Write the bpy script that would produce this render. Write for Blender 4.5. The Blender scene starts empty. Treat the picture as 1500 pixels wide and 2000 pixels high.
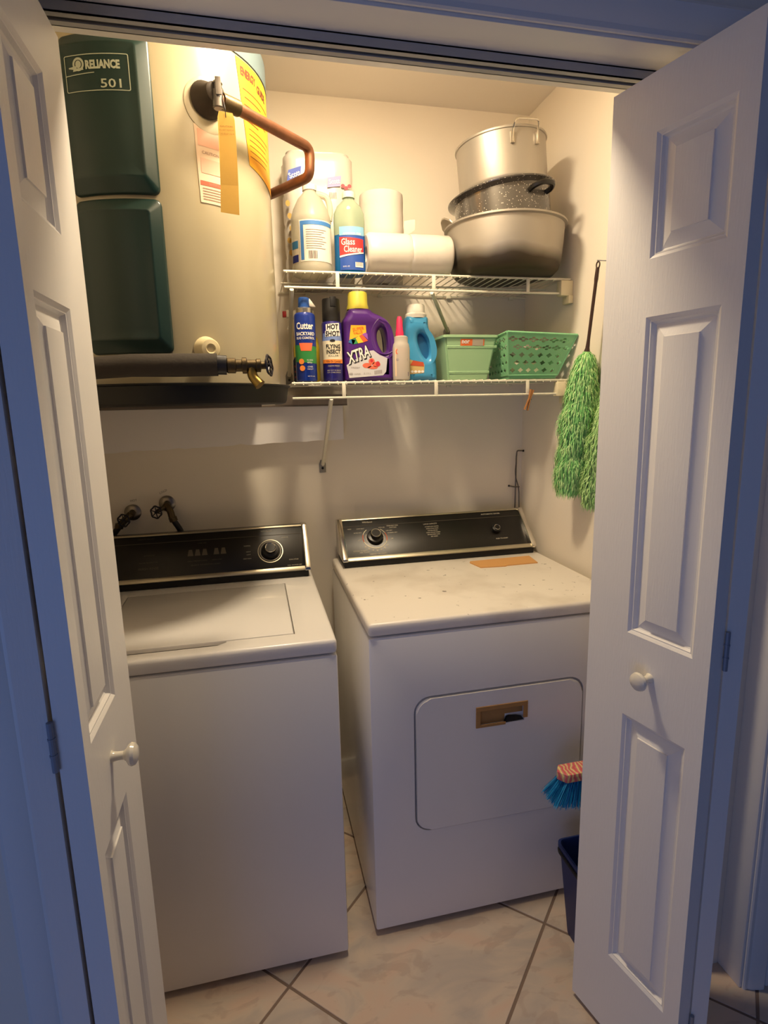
import bpy, bmesh, math, random
from mathutils import Vector, Matrix, noise
random.seed(7)
PI = math.pi
SC = bpy.context.scene
COL = SC.collection

# ------------------------------------------------------------------ camera
cam_d = bpy.data.cameras.new('camera')
cam = bpy.data.objects.new('camera', cam_d); COL.objects.link(cam)
CX, CY, CZ, PITCH, ROLL, YAW, FPX = -1.00805, -2.0298, 1.45161, -0.18396, -0.02204, -0.22186, 1111.32
fw = Vector((-math.sin(YAW)*math.cos(PITCH), math.cos(YAW)*math.cos(PITCH), math.sin(PITCH)))
rt0 = Vector((math.cos(YAW), math.sin(YAW), 0)); up0 = rt0.cross(fw)
rt = rt0*math.cos(ROLL) + up0*math.sin(ROLL); up = -rt0*math.sin(ROLL) + up0*math.cos(ROLL)
mw = Matrix((rt, up, -fw)).transposed().to_4x4(); mw.translation = (CX, CY, CZ)
cam.matrix_world = mw
cam_d.sensor_fit = 'VERTICAL'; cam_d.sensor_height = 24.0; cam_d.lens = FPX/2000*24.0
cam_d.clip_start = .02
SC.camera = cam

# ------------------------------------------------------------------ world, lamps, exposure
wd = bpy.data.worlds.new('dusk'); SC.world = wd; wd.use_nodes = True
bg = wd.node_tree.nodes['Background']; bg.inputs[0].default_value = (.28, .44, 1, 1); bg.inputs[1].default_value = .075
al = bpy.data.lights.new('hall_window_light', 'AREA'); al.shape = 'RECTANGLE'; al.size = 1.3; al.size_y = 1.5
al.energy = 8.0; al.color = (.26, .42, 1)
alo = bpy.data.objects.new('hall_window_light', al); COL.objects.link(alo)
alo.location = (-2.25, -3.3, .75)
alo.rotation_euler = (Vector((-.9, -1, 1.0)) - Vector((-2.25, -3.3, .75))).to_track_quat('-Z', 'Y').to_euler()
SC.view_settings.view_transform = 'Standard'; SC.view_settings.look = 'None'
SC.view_settings.gamma = 1; SC.view_settings.use_curve_mapping = False
SC.view_settings.exposure = 0.04
BULB = 236.0

# ------------------------------------------------------------------ helpers
def s2l(c):
    return tuple(((x/255)/12.92 if x/255 <= .04045 else ((x/255+.055)/1.055)**2.4) for x in c)
MATS = {}
def M(name, col, rough=.5, metal=0., bump=0., bscale=40., var=0., vscale=6., emit=0., trans=0., coat=0., alpha=1., spec=.5, ior=1.45):
    if name in MATS: return MATS[name]
    m = bpy.data.materials.new(name); m.use_nodes = True; MATS[name] = m
    nt = m.node_tree; b = nt.nodes['Principled BSDF']; c = s2l(col)
    b.inputs['Base Color'].default_value = (*c, 1); b.inputs['Roughness'].default_value = rough
    b.inputs['Metallic'].default_value = metal; b.inputs['Specular IOR Level'].default_value = spec
    b.inputs['Transmission Weight'].default_value = trans; b.inputs['Coat Weight'].default_value = coat
    b.inputs['Alpha'].default_value = alpha; b.inputs['IOR'].default_value = ior
    tc = nt.nodes.new('ShaderNodeTexCoord')
    if var > 0:
        n = nt.nodes.new('ShaderNodeTexNoise'); n.inputs['Scale'].default_value = vscale; n.inputs['Detail'].default_value = 4
        r = nt.nodes.new('ShaderNodeMapRange'); r.inputs['To Min'].default_value = 1-var; r.inputs['To Max'].default_value = 1+var*.4
        x = nt.nodes.new('ShaderNodeMix'); x.data_type = 'RGBA'; x.blend_type = 'MULTIPLY'; x.inputs[0].default_value = 1
        x.inputs[6].default_value = (*c, 1)
        nt.links.new(tc.outputs['Object'], n.inputs['Vector']); nt.links.new(n.outputs['Fac'], r.inputs['Value'])
        nt.links.new(r.outputs[0], x.inputs[7]); nt.links.new(x.outputs[2], b.inputs['Base Color'])
    if bump > 0:
        n2 = nt.nodes.new('ShaderNodeTexNoise'); n2.inputs['Scale'].default_value = bscale; n2.inputs['Detail'].default_value = 3
        bp = nt.nodes.new('ShaderNodeBump'); bp.inputs['Strength'].default_value = bump; bp.inputs['Distance'].default_value = .002
        nt.links.new(tc.outputs['Object'], n2.inputs['Vector']); nt.links.new(n2.outputs['Fac'], bp.inputs['Height'])
        nt.links.new(bp.outputs[0], b.inputs['Normal'])
    if emit > 0:
        b.inputs['Emission Color'].default_value = (*c, 1); b.inputs['Emission Strength'].default_value = emit
    return m

def thing(name, label, cat, loc=(0, 0, 0), rz=0, group=None):
    o = bpy.data.objects.new(name, None); COL.objects.link(o); o.location = loc; o.rotation_euler = (0, 0, rz)
    o.empty_display_size = .03
    o['label'] = label; o['category'] = cat
    if group: o['group'] = group
    return o
def tag(o, label, cat, group=None):
    o['label'] = label; o['category'] = cat
    if group: o['group'] = group
    return o
def obj(name, bm, mat, parent=None, world=False, smooth=35, label=None):
    if isinstance(bm, bpy.types.Mesh): me = bm
    else:
        me = bpy.data.meshes.new(name); bmesh.ops.recalc_face_normals(bm, faces=bm.faces) if not getattr(bm, 'nonorm', False) else None
        bm.to_mesh(me); bm.free()
    if world and parent is not None:
        me.transform(Matrix.Translation(-Vector(root(parent).location)))
    if mat: 
        me.materials.clear(); me.materials.append(mat)
    if smooth:
        me.polygons.foreach_set('use_smooth', [True]*len(me.polygons))
        me.set_sharp_from_angle(angle=math.radians(smooth))
    o = bpy.data.objects.new(name, me); COL.objects.link(o)
    if parent: o.parent = parent
    if label: o['label'] = label
    return o
def root(o):
    while o.parent: o = o.parent
    return o
def struct(name, bm, mat, parent=None, **k):
    o = obj(name, bm, mat, parent, **k); o['kind'] = 'structure'; return o
B = bmesh.new
def box(bm, x0, y0, z0, x1, y1, z1, bev=0, seg=2, edges=None):
    r = bmesh.ops.create_cube(bm, size=1)['verts']
    for v in r:
        v.co = Vector(((x0+x1)/2+v.co.x*(x1-x0), (y0+y1)/2+v.co.y*(y1-y0), (z0+z1)/2+v.co.z*(z1-z0)))
    if bev:
        es = set()
        for v in r:
            for e in v.link_edges: es.add(e)
        if edges: es = [e for e in es if edges(e)]
        bmesh.ops.bevel(bm, geom=list(es), offset=bev, segments=seg, profile=.5, affect='EDGES', clamp_overlap=True)
    return bm
def lathe(bm, prof, n=24, c=(0, 0, 0), axis='z', cap=True):
    rings = []
    for r, h in prof:
        ring = []
        for i in range(n):
            a = 2*PI*i/n; x, y = r*math.cos(a), r*math.sin(a)
            if axis == 'z': p = (c[0]+x, c[1]+y, c[2]+h)
            elif axis == 'x': p = (c[0]+h, c[1]+x, c[2]+y)
            else: p = (c[0]+x, c[1]+h, c[2]+y)
            ring.append(bm.verts.new(p))
        rings.append(ring)
    for a, b in zip(rings, rings[1:]):
        for i in range(n): bm.faces.new((a[i], a[(i+1) % n], b[(i+1) % n], b[i]))
    if cap:
        bm.faces.new(rings[0]); bm.faces.new(rings[-1])
    return bm
def tube(bm, pts, r, n=8, cap=True, closed=False):
    pts = [Vector(p) for p in pts]; rings = []
    m = len(pts); prev = None
    for i, p in enumerate(pts):
        if closed: t = (pts[(i+1) % m]-pts[i-1]).normalized()
        else: t = (pts[min(i+1, m-1)]-pts[max(i-1, 0)]).normalized()
        if prev is None:
            a = Vector((0, 0, 1)) if abs(t.z) < .9 else Vector((1, 0, 0)); u = t.cross(a).normalized()
        else: u = (prev-t*prev.dot(t)).normalized()
        prev = u; v = t.cross(u)
        rr = r[i] if isinstance(r, (list, tuple)) else r
        rings.append([bm.verts.new(p+u*rr*math.cos(2*PI*k/n)+v*rr*math.sin(2*PI*k/n)) for k in range(n)])
    pr = list(zip(rings, rings[1:])) + ([(rings[-1], rings[0])] if closed else [])
    for a, b in pr:
        for k in range(n): bm.faces.new((a[k], a[(k+1) % n], b[(k+1) % n], b[k]))
    if cap and not closed: bm.faces.new(rings[0]); bm.faces.new(rings[-1])
    return bm
def bend(pts, rad, k=5):
    """round the corners of a polyline"""
    pts = [Vector(p) for p in pts]; out = [pts[0]]
    for i in range(1, len(pts)-1):
        a, b, c = pts[i-1], pts[i], pts[i+1]
        d1 = (a-b).normalized(); d2 = (c-b).normalized()
        q = min(rad, (a-b).length*.45, (c-b).length*.45)
        p0, p1 = b+d1*q, b+d2*q
        for j in range(k+1):
            t = j/k; out.append(p0*(1-t)**2+b*2*t*(1-t)+p1*t*t)
    out.append(pts[-1]); return out
def prism(bm, poly, a0, a1, axis='z', bev=0):
    """poly in the plane normal to axis, extruded a0..a1"""
    def P(p, a):
        return {'z': (p[0], p[1], a), 'y': (p[0], a, p[1]), 'x': (a, p[0], p[1])}[axis]
    lo = [bm.verts.new(P(p, a0)) for p in poly]; hi = [bm.verts.new(P(p, a1)) for p in poly]; n = len(poly)
    fs = [bm.faces.new(lo), bm.faces.new(hi)]+[bm.faces.new((lo[i], lo[(i+1) % n], hi[(i+1) % n], hi[i])) for i in range(n)]
    if bev:
        es = set(e for f in fs for e in f.edges)
        bmesh.ops.bevel(bm, geom=list(es), offset=bev, segments=2, profile=.5, affect='EDGES', clamp_overlap=True)
    return bm
def rrect(x0, z0, x1, z1, r, n=4, side=1):
    pts = []
    for cx, cz, a0 in ((x1-r, z1-r, 0), (x0+r, z1-r, 90), (x0+r, z0+r, 180), (x1-r, z0+r, 270)):
        for k in range(n+1):
            a = math.radians(a0+90*k/n); pts.append((cx+r*math.cos(a), cz+r*math.sin(a)))
    if side > 1:
        out = []
        for i, p in enumerate(pts):
            q = pts[(i+1) % len(pts)]; out.append(p)
            if (i+1) % (n+1) == 0:
                for k in range(1, side): out.append((p[0]+(q[0]-p[0])*k/side, p[1]+(q[1]-p[1])*k/side))
        pts = out
    return pts
def rings(bm, loops, cap0=False, cap1=True):
    rs = [[bm.verts.new(p) for p in l] for l in loops]; n = len(rs[0])
    for a, b in zip(rs, rs[1:]):
        for i in range(n): bm.faces.new((a[i], a[(i+1) % n], b[(i+1) % n], b[i]))
    if cap0: bm.faces.new(rs[0])
    if cap1: bm.faces.new(rs[-1])
    return bm
def curve_solid(loops, extrude, bevel, res=3):
    """closed loops in x-z (holes allowed) -> solid centred on y=0"""
    cu = bpy.data.curves.new('c', 'CURVE'); cu.dimensions = '2D'; cu.fill_mode = 'BOTH'
    cu.extrude = extrude; cu.bevel_depth = bevel; cu.bevel_resolution = res; cu.offset = -bevel
    for l in loops:
        s = cu.splines.new('POLY'); s.points.add(len(l)-1); s.use_cyclic_u = True
        for p, q in zip(s.points, l): p.co = (q[0], q[1], 0, 1)
    o = bpy.data.objects.new('c', cu); me = bpy.data.meshes.new_from_object(o)
    bpy.data.objects.remove(o); bpy.data.curves.remove(cu)
    me.transform(Matrix.Rotation(PI/2, 4, 'X'))
    bm = B(); bm.from_mesh(me); bpy.data.meshes.remove(me)
    bmesh.ops.remove_doubles(bm, verts=bm.verts, dist=1e-5)
    return bm
def smooth_loop(pts, n=6):
    """Catmull-Rom through a closed loop"""
    out = []; m = len(pts)
    for i in range(m):
        p0, p1, p2, p3 = [Vector(pts[(i+k-1) % m]) for k in range(4)]
        for j in range(n):
            t = j/n
            q = .5*((2*p1)+(p2-p0)*t+(2*p0-5*p1+4*p2-p3)*t*t+(3*p1-p0-3*p2+p3)*t**3)
            out.append((q.x, q.y))
    return out
def diff(bma, bmb):
    oa = bpy.data.objects.new('a', bpy.data.meshes.new('a')); ob = bpy.data.objects.new('b', bpy.data.meshes.new('b'))
    for o, m in ((oa, bma), (ob, bmb)):
        bmesh.ops.recalc_face_normals(m, faces=m.faces); m.to_mesh(o.data); m.free(); COL.objects.link(o)
    md = oa.modifiers.new('m', 'BOOLEAN'); md.operation = 'DIFFERENCE'; md.object = ob; md.solver = 'EXACT'
    dg = bpy.context.evaluated_depsgraph_get(); me = bpy.data.meshes.new_from_object(oa.evaluated_get(dg))
    r = B(); r.from_mesh(me)
    bpy.data.meshes.remove(me); bpy.data.objects.remove(oa); bpy.data.objects.remove(ob)
    return r
def text(bm, s, h, mp, u=0, v=0, w=None, rot=0, shear=0, bold=.0, align='c', extr=0):
    """text of cap height h centred at (u,v) in the flat label plane, mapped by mp(u,v)"""
    cu = bpy.data.curves.new('t', 'FONT'); cu.body = s; cu.size = 1; cu.shear = shear; cu.offset = bold; cu.resolution_u = 2
    o = bpy.data.objects.new('t', cu); me = bpy.data.meshes.new_from_object(o)
    bpy.data.objects.remove(o); bpy.data.curves.remove(cu)
    xs = [q.co.x for q in me.vertices]; ys = [q.co.y for q in me.vertices]
    if not xs: return bm
    x0, x1, y0, y1 = min(xs), max(xs), min(ys), max(ys)
    sy = h/(y1-y0); sx = (w/(x1-x0)) if w else sy
    ca, sa = math.cos(rot), math.sin(rot)
    vs = []
    for q in me.vertices:
        a = (q.co.x-(x0+x1)/2)*sx; b = (q.co.y-(y0+y1)/2)*sy
        if align == 'l': a += (x1-x0)/2*sx
        vs.append(bm.verts.new(mp(u+a*ca-b*sa, v+a*sa+b*ca)))
    for p in me.polygons:
        try: bm.faces.new([vs[i] for i in p.vertices])
        except ValueError: pass
    bpy.data.meshes.remove(me); return bm
def quad(bm, mp, c, nu=1, nv=1):
    """c: four (u,v) corners ll, lr, ur, ul"""
    g = []
    for j in range(nv+1):
        row = []
        for i in range(nu+1):
            s, t = i/nu, j/nv
            row.append(bm.verts.new(mp(*[(c[0][k]*(1-s)+c[1][k]*s)*(1-t)+(c[3][k]*(1-s)+c[2][k]*s)*t for k in (0, 1)])))
        g.append(row)
    for j in range(nv):
        for i in range(nu): bm.faces.new((g[j][i], g[j][i+1], g[j+1][i+1], g[j+1][i]))
    return bm
def rect(bm, mp, u0, v0, u1, v1, nu=1, nv=1): return quad(bm, mp, ((u0, v0), (u1, v0), (u1, v1), (u0, v1)), nu, nv)
def disc(bm, mp, u, v, ru, rv=None, n=16, r0=0):
    rv = rv or ru; out = [bm.verts.new(mp(u+ru*math.cos(2*PI*i/n), v+rv*math.sin(2*PI*i/n))) for i in range(n)]
    if r0:
        inn = [bm.verts.new(mp(u+r0*ru*math.cos(2*PI*i/n), v+r0*rv*math.sin(2*PI*i/n))) for i in range(n)]
        for i in range(n): bm.faces.new((out[i], out[(i+1) % n], inn[(i+1) % n], inn[i]))
    else: bm.faces.new(out)
    return bm
def cylmap(c, r, a0):
    """label plane wrapped on an upright cylinder, a0 = heading of u=0 (0 faces -y, + turns to +x)"""
    return lambda u, v: (c[0]+r*math.sin(a0+u/r), c[1]-r*math.cos(a0+u/r), v)
def planemap(y, z0=0): return lambda u, v: (u, y, v)

# ------------------------------------------------------------------ materials
WALL = M('wall_paint', (240, 230, 213), .6, bump=.12, bscale=120, var=.03, vscale=3)
CEIL = M('ceiling_paint', (242, 234, 222), .7, bump=.1, bscale=90)
TRIM = M('trim_gloss_paint', (238, 234, 228), .35, bump=.06, bscale=60)
DOOR = M('door_paint', (240, 236, 230), .42)
def wood_grain(m):      # embossed grain of the moulded door skin
    nt = m.node_tree; b = nt.nodes['Principled BSDF']; tc = nt.nodes.new('ShaderNodeTexCoord')
    mp = nt.nodes.new('ShaderNodeMapping'); mp.inputs['Scale'].default_value = (60, 60, 6)
    n = nt.nodes.new('ShaderNodeTexNoise'); n.inputs['Scale'].default_value = 5; n.inputs['Detail'].default_value = 4; n.inputs['Distortion'].default_value = .6
    bp = nt.nodes.new('ShaderNodeBump'); bp.inputs['Strength'].default_value = .22; bp.inputs['Distance'].default_value = .0015
    for a, c in ((tc.outputs['Object'], mp.inputs[0]), (mp.outputs[0], n.inputs['Vector']), (n.outputs['Fac'], bp.inputs['Height']), (bp.outputs[0], b.inputs['Normal'])): nt.links.new(a, c)
wood_grain(DOOR)
ENAMEL = M('appliance_enamel', (236, 232, 227), .28, bump=.04, bscale=220, coat=.2)
BLACKP = M('black_console', (24, 21, 18), .34, spec=.5)
BLACKM = M('black_matt', (22, 20, 19), .6)
CHROME = M('chrome', (215, 210, 200), .14, 1.)
SATIN = M('satin_trim', (190, 182, 160), .35, .9)
INK = M('pale_print', (190, 180, 160), .6)
DIM = M('dim_print', (92, 84, 72), .6)
BRASS = M('aged_brass', (92, 78, 54), .45, .8, bump=.2, bscale=150, var=.4, vscale=60)
IRON = M('dark_wheel_paint', (40, 38, 46), .4, .3)
COPPER = M('copper', (142, 96, 70), .42, .75, var=.45, vscale=30, bump=.1, bscale=80)
WIRE = M('white_vinyl_wire', (232, 226, 205), .35)

# ------------------------------------------------------------------ setting
H = 2.436
def tile_mat(name, tint, seed):
    m = bpy.data.materials.new(name); m.use_nodes = True; nt = m.node_tree; b = nt.nodes['Principled BSDF']
    b.inputs['Roughness'].default_value = .32
    tc = nt.nodes.new('ShaderNodeTexCoord'); mp = nt.nodes.new('ShaderNodeMapping'); mp.inputs['Location'].default_value = (seed*3.1, seed*1.7, 0)
    mp.inputs['Scale'].default_value = (1, 2.2, 1); mp.inputs['Rotation'].default_value = (0, 0, .5+seed)
    n = nt.nodes.new('ShaderNodeTexNoise'); n.inputs['Scale'].default_value = 3.2; n.inputs['Detail'].default_value = 6; n.inputs['Distortion'].default_value = 1.8
    cr = nt.nodes.new('ShaderNodeValToRGB'); e = cr.color_ramp.elements
    e[0].position = .32; e[0].color = (*s2l((190, 178, 166)), 1); e[1].position = .66; e[1].color = (*s2l((216, 190, 168)), 1)
    x = e.new(.5) if hasattr(e, 'new') else None
    x.color = (*s2l(tint), 1)
    n2 = nt.nodes.new('ShaderNodeTexNoise'); n2.inputs['Scale'].default_value = 9; n2.inputs['Detail'].default_value = 5; n2.inputs['Distortion'].default_value = 1.2
    r2 = nt.nodes.new('ShaderNodeMapRange'); r2.inputs['From Min'].default_value = .55; r2.inputs['From Max'].default_value = .62; r2.inputs['To Max'].default_value = .35
    mx = nt.nodes.new('ShaderNodeMix'); mx.data_type = 'RGBA'; mx.inputs[7].default_value = (*s2l((176, 150, 134)), 1)
    for a, c in ((tc.outputs['Object'], mp.inputs[0]), (mp.outputs[0], n.inputs['Vector']), (n.outputs['Fac'], cr.inputs[0]), (mp.outputs[0], n2.inputs['Vector']),
                 (n2.outputs['Fac'], r2.inputs[0]), (r2.outputs[0], mx.inputs[0]), (cr.outputs[0], mx.inputs[6]), (mx.outputs[2], b.inputs['Base Color'])): nt.links.new(a, c)
    return m
TILES = [tile_mat('marbled_tile_%s' % k, t, i+1) for i, (k, t) in enumerate((('a', (206, 190, 172)), ('b', (212, 194, 174)), ('c', (202, 188, 172))))]
GROUT = M('brown_grout', (134, 114, 100), .9, bump=.3, bscale=200)
fl = struct('floor', box(B(), -2.6, -3.1, -.06, 1.2, .1, -.0022), GROUT, smooth=0)
def clip(poly, box4):
    x0, y0, x1, y1 = box4
    for ax, val, sg in ((0, x0, 1), (0, x1, -1), (1, y0, 1), (1, y1, -1)):
        out = []
        for i in range(len(poly)):
            a, b = poly[i], poly[(i+1) % len(poly)]
            da, db = (a[ax]-val)*sg, (b[ax]-val)*sg
            if da >= 0: out.append(a)
            if (da >= 0) != (db >= 0):
                t = da/(da-db); out.append((a[0]+(b[0]-a[0])*t, a[1]+(b[1]-a[1])*t))
        poly = out
        if len(poly) < 3: return []
    return poly
GA, T, G0 = .7935, .5074, (-1.0044, -.7922)
d1 = (math.cos(GA), math.sin(GA)); d2 = (-d1[1], d1[0]); k = 0
for i in range(-6, 7):
    for j in range(-6, 7):
        h = .0036
        c = [(G0[0]+(i*T+a)*d1[0]+(j*T+b)*d2[0], G0[1]+(i*T+a)*d1[1]+(j*T+b)*d2[1]) for a, b in ((h, h), (T-h, h), (T-h, T-h), (h, T-h))]
        c = clip(c, (-2.58, -3.05, 1.18, .05))
        if len(c) > 2:
            bm = prism(B(), c, -.02, 0)
            bmesh.ops.bevel(bm, geom=[e for e in bm.edges if all(v.co.z > -.001 for v in e.verts)], offset=.0010, segments=1, affect='EDGES')
            k += 1; obj('tile', bm, TILES[k % 3], fl, smooth=0)

struct('wall_back', box(B(), -1.72, 0, 0, .1, .1, H), WALL, smooth=0)
struct('wall_right', box(B(), 0, -1.0, 0, .0925, 0, H), WALL, smooth=0)
struct('wall_left', box(B(), -1.72, -.93, 0, -1.62, 0, H), WALL, smooth=0)
JL, JR, HB = -1.395, .093, 2.046           # jambs and head of the opening
struct('wall_front_left', box(B(), -2.6, -1.07, 0, JL-.020, -.93, H), WALL, smooth=0)
struct('wall_front_right', box(B(), JR+.020, -1.07, 0, 1.2, -.93, H), WALL, smooth=0)
struct('wall_front_header', box(B(), JL, -1.06, HB+.02, JR+.020, -.93, H), WALL, smooth=0)
struct('ceiling', box(B(), -2.6, -3.1, H, 1.2, .1, H+.08), CEIL, smooth=0)
struct('trim_1', box(B(), JL-.019, -1.069, HB, JR+.019, -.915, HB+.0195, .002), TRIM)           # head jamb
struct('trim_2', box(B(), JL-.019, -1.069, 0, JL, -.915, HB, .002), TRIM)            # left jamb lining
struct('trim_3', box(B(), JR, -1.069, 0, JR+.019, -.92, HB, .002), TRIM)
def casing_prof(w=.058):                      # moulded casing section: across, proud
    return [(0, 0), (0, .004), (.003, .0065), (.012, .006), (.018, .010), (.040, .016), (.050, .017), (w, .011), (w, 0)]
def casing(name, x0, x1, z0, z1, horizontal):
    bm = B(); pr = casing_prof()
    if horizontal: prism(bm, [(-1.07-p, z0+a) for a, p in pr], x0, x1, 'x')
    else:
        sg = 1 if x1 > x0 else -1
        prism(bm, [(x0+sg*a, -1.07-p) for a, p in pr], z0, z1, 'z')
    return struct(name, bm, TRIM)
casing('trim_4', JL-.062, JR+.062, HB+.006, 0, True)
casing('trim_5', JL-.004, JL-1, 0, HB+.006, False)
casing('trim_6', JR+.006, JR+1, 0, HB+.006, False)
def base(name, x0, y0, x1, y1):
    bm = B(); box(bm, x0, y0, 0, x1, y1, .08, .003); return struct(name, bm, TRIM)
base('baseboard_back', -1.62, -.012, 0, 0)
base('baseboard_right', -.012, -.91, 0, -.012)
base('baseboard_front_right', JR+.066, -1.083, 1.2, -1.07)
base('baseboard_front_left', -2.6, -1.083, JL-.066, -1.07)

# head track of the folding doors
t = thing('door_track', 'grey metal folding door track fixed under the closet head jamb', 'door track', (-.69, -.983, HB))
bm = B()
for q in ((-1.0, 2.028, -.998, HB-.0005), (-.967, 2.028, -.965, HB-.0005), (-1.0, HB-.0025, -.965, HB-.0005), (-1.0, 2.028, -.988, 2.030), (-.978, 2.028, -.965, 2.030)):
    box(bm, -1.39, q[0], q[1], .088, q[2], q[3])
obj('channel', bm, M('track_grey', (176, 175, 172), .5, .1), t, world=True, smooth=0)

# closet ceiling lamp, just behind the header
LX, LY = -.76, -.71
t = thing('ceiling_lamp', 'flat round white lamp on the closet ceiling just behind the header', 'lamp', (LX, LY, H))
obj('lamp_housing', lathe(B(), [(.094, 0), (.096, -.004), (.096, -.018), (.092, -.022), (.083, -.022), (.083, -.016), (.001, -.016)], 40, cap=False), M('lamp_white', (235, 232, 225), .4), t)
obj('diffuser', lathe(B(), [(.082, -.0165), (.081, -.021), (.070, -.024), (.050, -.026), (.025, -.027), (.001, -.027)], 40, cap=False), M('lit_diffuser', (255, 233, 198), .5, emit=BULB), t)

# ------------------------------------------------------------------ bifold doors
def leaf_bm(w, z0, z1, th, panels):
    """leaf: local x across (0..w), local y = thickness (visible face at y=0, body towards +y), z up. moulded panels both faces"""
    bm = B()
    for yy, sg in ((0, 1), (th, -1)):
        xs = [0, panels[0][0], panels[0][1], w]; zs = [z0]
        for p in sorted(panels, key=lambda p: p[2]): zs += [p[2], p[3]]
        zs.append(z1)
        for i in range(3):
            for j in range(len(zs)-1):
                if i == 1 and j % 2 == 1:
                    prof = [(0, 0), (.003, .002), (.006, .0045), (.008, .0045), (.011, .0105), (.014, .0125), (.037, .0050), (.0375, .0022), (.040, .0020)]
                    loops = [[(xs[1]+a, yy+sg*d, zs[j]+a), (xs[2]-a, yy+sg*d, zs[j]+a), (xs[2]-a, yy+sg*d, zs[j+1]-a), (xs[1]+a, yy+sg*d, zs[j+1]-a)] for a, d in prof]
                    rings(bm, loops)
                else:
                    bm.faces.new([bm.verts.new(p) for p in ((xs[i], yy, zs[j]), (xs[i+1], yy, zs[j]), (xs[i+1], yy, zs[j+1]), (xs[i], yy, zs[j+1]))])
    for a, b in (((0, 0), (0, th)), ((w, 0), (w, th))):
        bm.faces.new([bm.verts.new(p) for p in ((a[0], a[1], z0), (b[0], b[1], z0), (b[0], b[1], z1), (a[0], a[1], z1))])
    for z in (z0, z1): bm.faces.new([bm.verts.new(p) for p in ((0, 0, z), (w, 0, z), (w, th, z), (0, th, z))])
    bmesh.ops.remove_doubles(bm, verts=bm.verts, dist=1e-5)
    return bm
PAN = [(.100, .243, .219, .815), (.100, .243, .993, 1.600), (.100, .243, 1.700, 1.907)]
ZB, ZT, TH = .014, 2.0036, .033
KNOB = M('white_ceramic_knob', (236, 228, 210), .18, coat=.5)
STEEL = M('painted_hinge', (150, 155, 165), .45, .4)
def place(bm, A, Bp, flip):
    A, Bp = Vector(A), Vector(Bp); ex = (Bp-A).normalized(); ey = Vector((-ex.y, ex.x)) * (1 if flip else -1)
    for v in bm.verts:
        p = A+ex*v.co.x+ey*v.co.y; v.co = Vector((p.x, p.y, v.co.z))
    return bm
def bifold(idx, A, Bp, P0, P1, away, label):
    """A far end of the visible face, Bp its hinge end; the body lies on the side 'away'. P0->P1: face line of the pivot leaf next to the guide leaf"""
    d = bpy.data.objects.new('door_%d' % idx, None); COL.objects.link(d); d['kind'] = 'structure'; d['label'] = label; d['category'] = 'door'
    d.location = (Bp[0], Bp[1], 0)
    w = (Vector(Bp)-Vector(A)).length
    g = obj('door_leaf', place(leaf_bm(w, ZB, ZT, TH, PAN), A, Bp, away), DOOR, d, world=True, smooth=25)
    w2 = (Vector(P1)-Vector(P0)).length
    pan2 = [(.030, .173, a, b) for _, _, a, b in PAN]
    obj('door_leaf', place(leaf_bm(w2, ZB, ZT, TH, pan2), P0, P1, not away), DOOR, d, world=True, smooth=25)
    # knob
    ex = (Vector(Bp)-Vector(A)).normalized(); n = Vector((-ex.y, ex.x))*(-1 if away else 1); c = Vector(A)+ex*.158
    bm = lathe(B(), [(.010, 0), (.008, .003), (.0068, .010), (.0068, .018), (.010, .022), (.0165, .026), (.0185, .030), (.017, .035), (.011, .039), (.003, .040)], 20)
    zax = Vector((n.x, n.y, 0)); q = zax.to_track_quat('Z', 'Y').to_matrix().to_4x4(); q.translation = (c.x, c.y, .918)
    bmesh.ops.transform(bm, matrix=q, verts=bm.verts); obj('knob', bm, KNOB, g, world=True)
    # hinges across the gap on the hinge-side edges
    m1 = Vector(Bp)-n*TH; gap = (m1+Vector(P0))/2 ; ed = (Vector(P0)-m1)
    for hz in (.20, 1.015, 1.83):
        bm = B(); c0 = gap-ex*0
        tube(bm, [(gap.x+ex.x*.004, gap.y+ex.y*.004, hz-.036), (gap.x+ex.x*.004, gap.y+ex.y*.004, hz+.036)], .0042, 10)
        for zz in (-.012, .012): tube(bm, [(gap.x+ex.x*.004, gap.y+ex.y*.004, hz+zz-.0015), (gap.x+ex.x*.004, gap.y+ex.y*.004, hz+zz+.0015)], .005, 10)
        obj('hinge', bm, STEEL, d, world=True)
    return d
# left door: visible face on +x side
bifold(1, (-1.255, -.983), (-1.257, -1.256), (-1.296, -1.256), (-1.345, -.988), False, 'left white moulded panel bifold door folded open, lit warm from the closet')
# right door: visible face towards -x
bifold(2, (-.319, -.983), (-.256, -1.252), (-.2205, -1.2455), (-.160, -.980), True, 'right white moulded panel bifold door folded open, half in shade')

# ------------------------------------------------------------------ washer
WX0, WX1, WY0, WY1, WZ = -1.502, -.842, -.750, -.07, .9066
w = thing('washing_machine', 'white top loading washer with black console on the left', 'washing machine', ((WX0+WX1)/2, (WY0+WY1)/2, 0))
bm = box(B(), WX0, WY0, .018, WX1, WY1, .866, .006); obj('cabinet', bm, ENAMEL, w, world=True)
top = box(B(), WX0, WY0-.002, .869, WX1, WY1, WZ, .010, 3)
LID = (-1.40, -.690, -.940, -.272)
cut = box(B(), LID[0]-.003, LID[1]-.003, WZ-.012, LID[2]+.003, LID[3]+.003, WZ+.05)
top = diff(top, cut)
cut = prism(B(), [(-1.345, -.66), (-1.345, -.700), (-1.325, -.714), (-1.12, -.714), (-1.10, -.700), (-1.10, -.66)], WZ-.012, WZ+.05)
top = diff(top, cut)
obj('top_panel', top, ENAMEL, w, world=True)
obj('lid', box(B(), LID[0], LID[1], WZ-.010, LID[2], LID[3], WZ+.0015, .004), ENAMEL, w, world=True)
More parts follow.
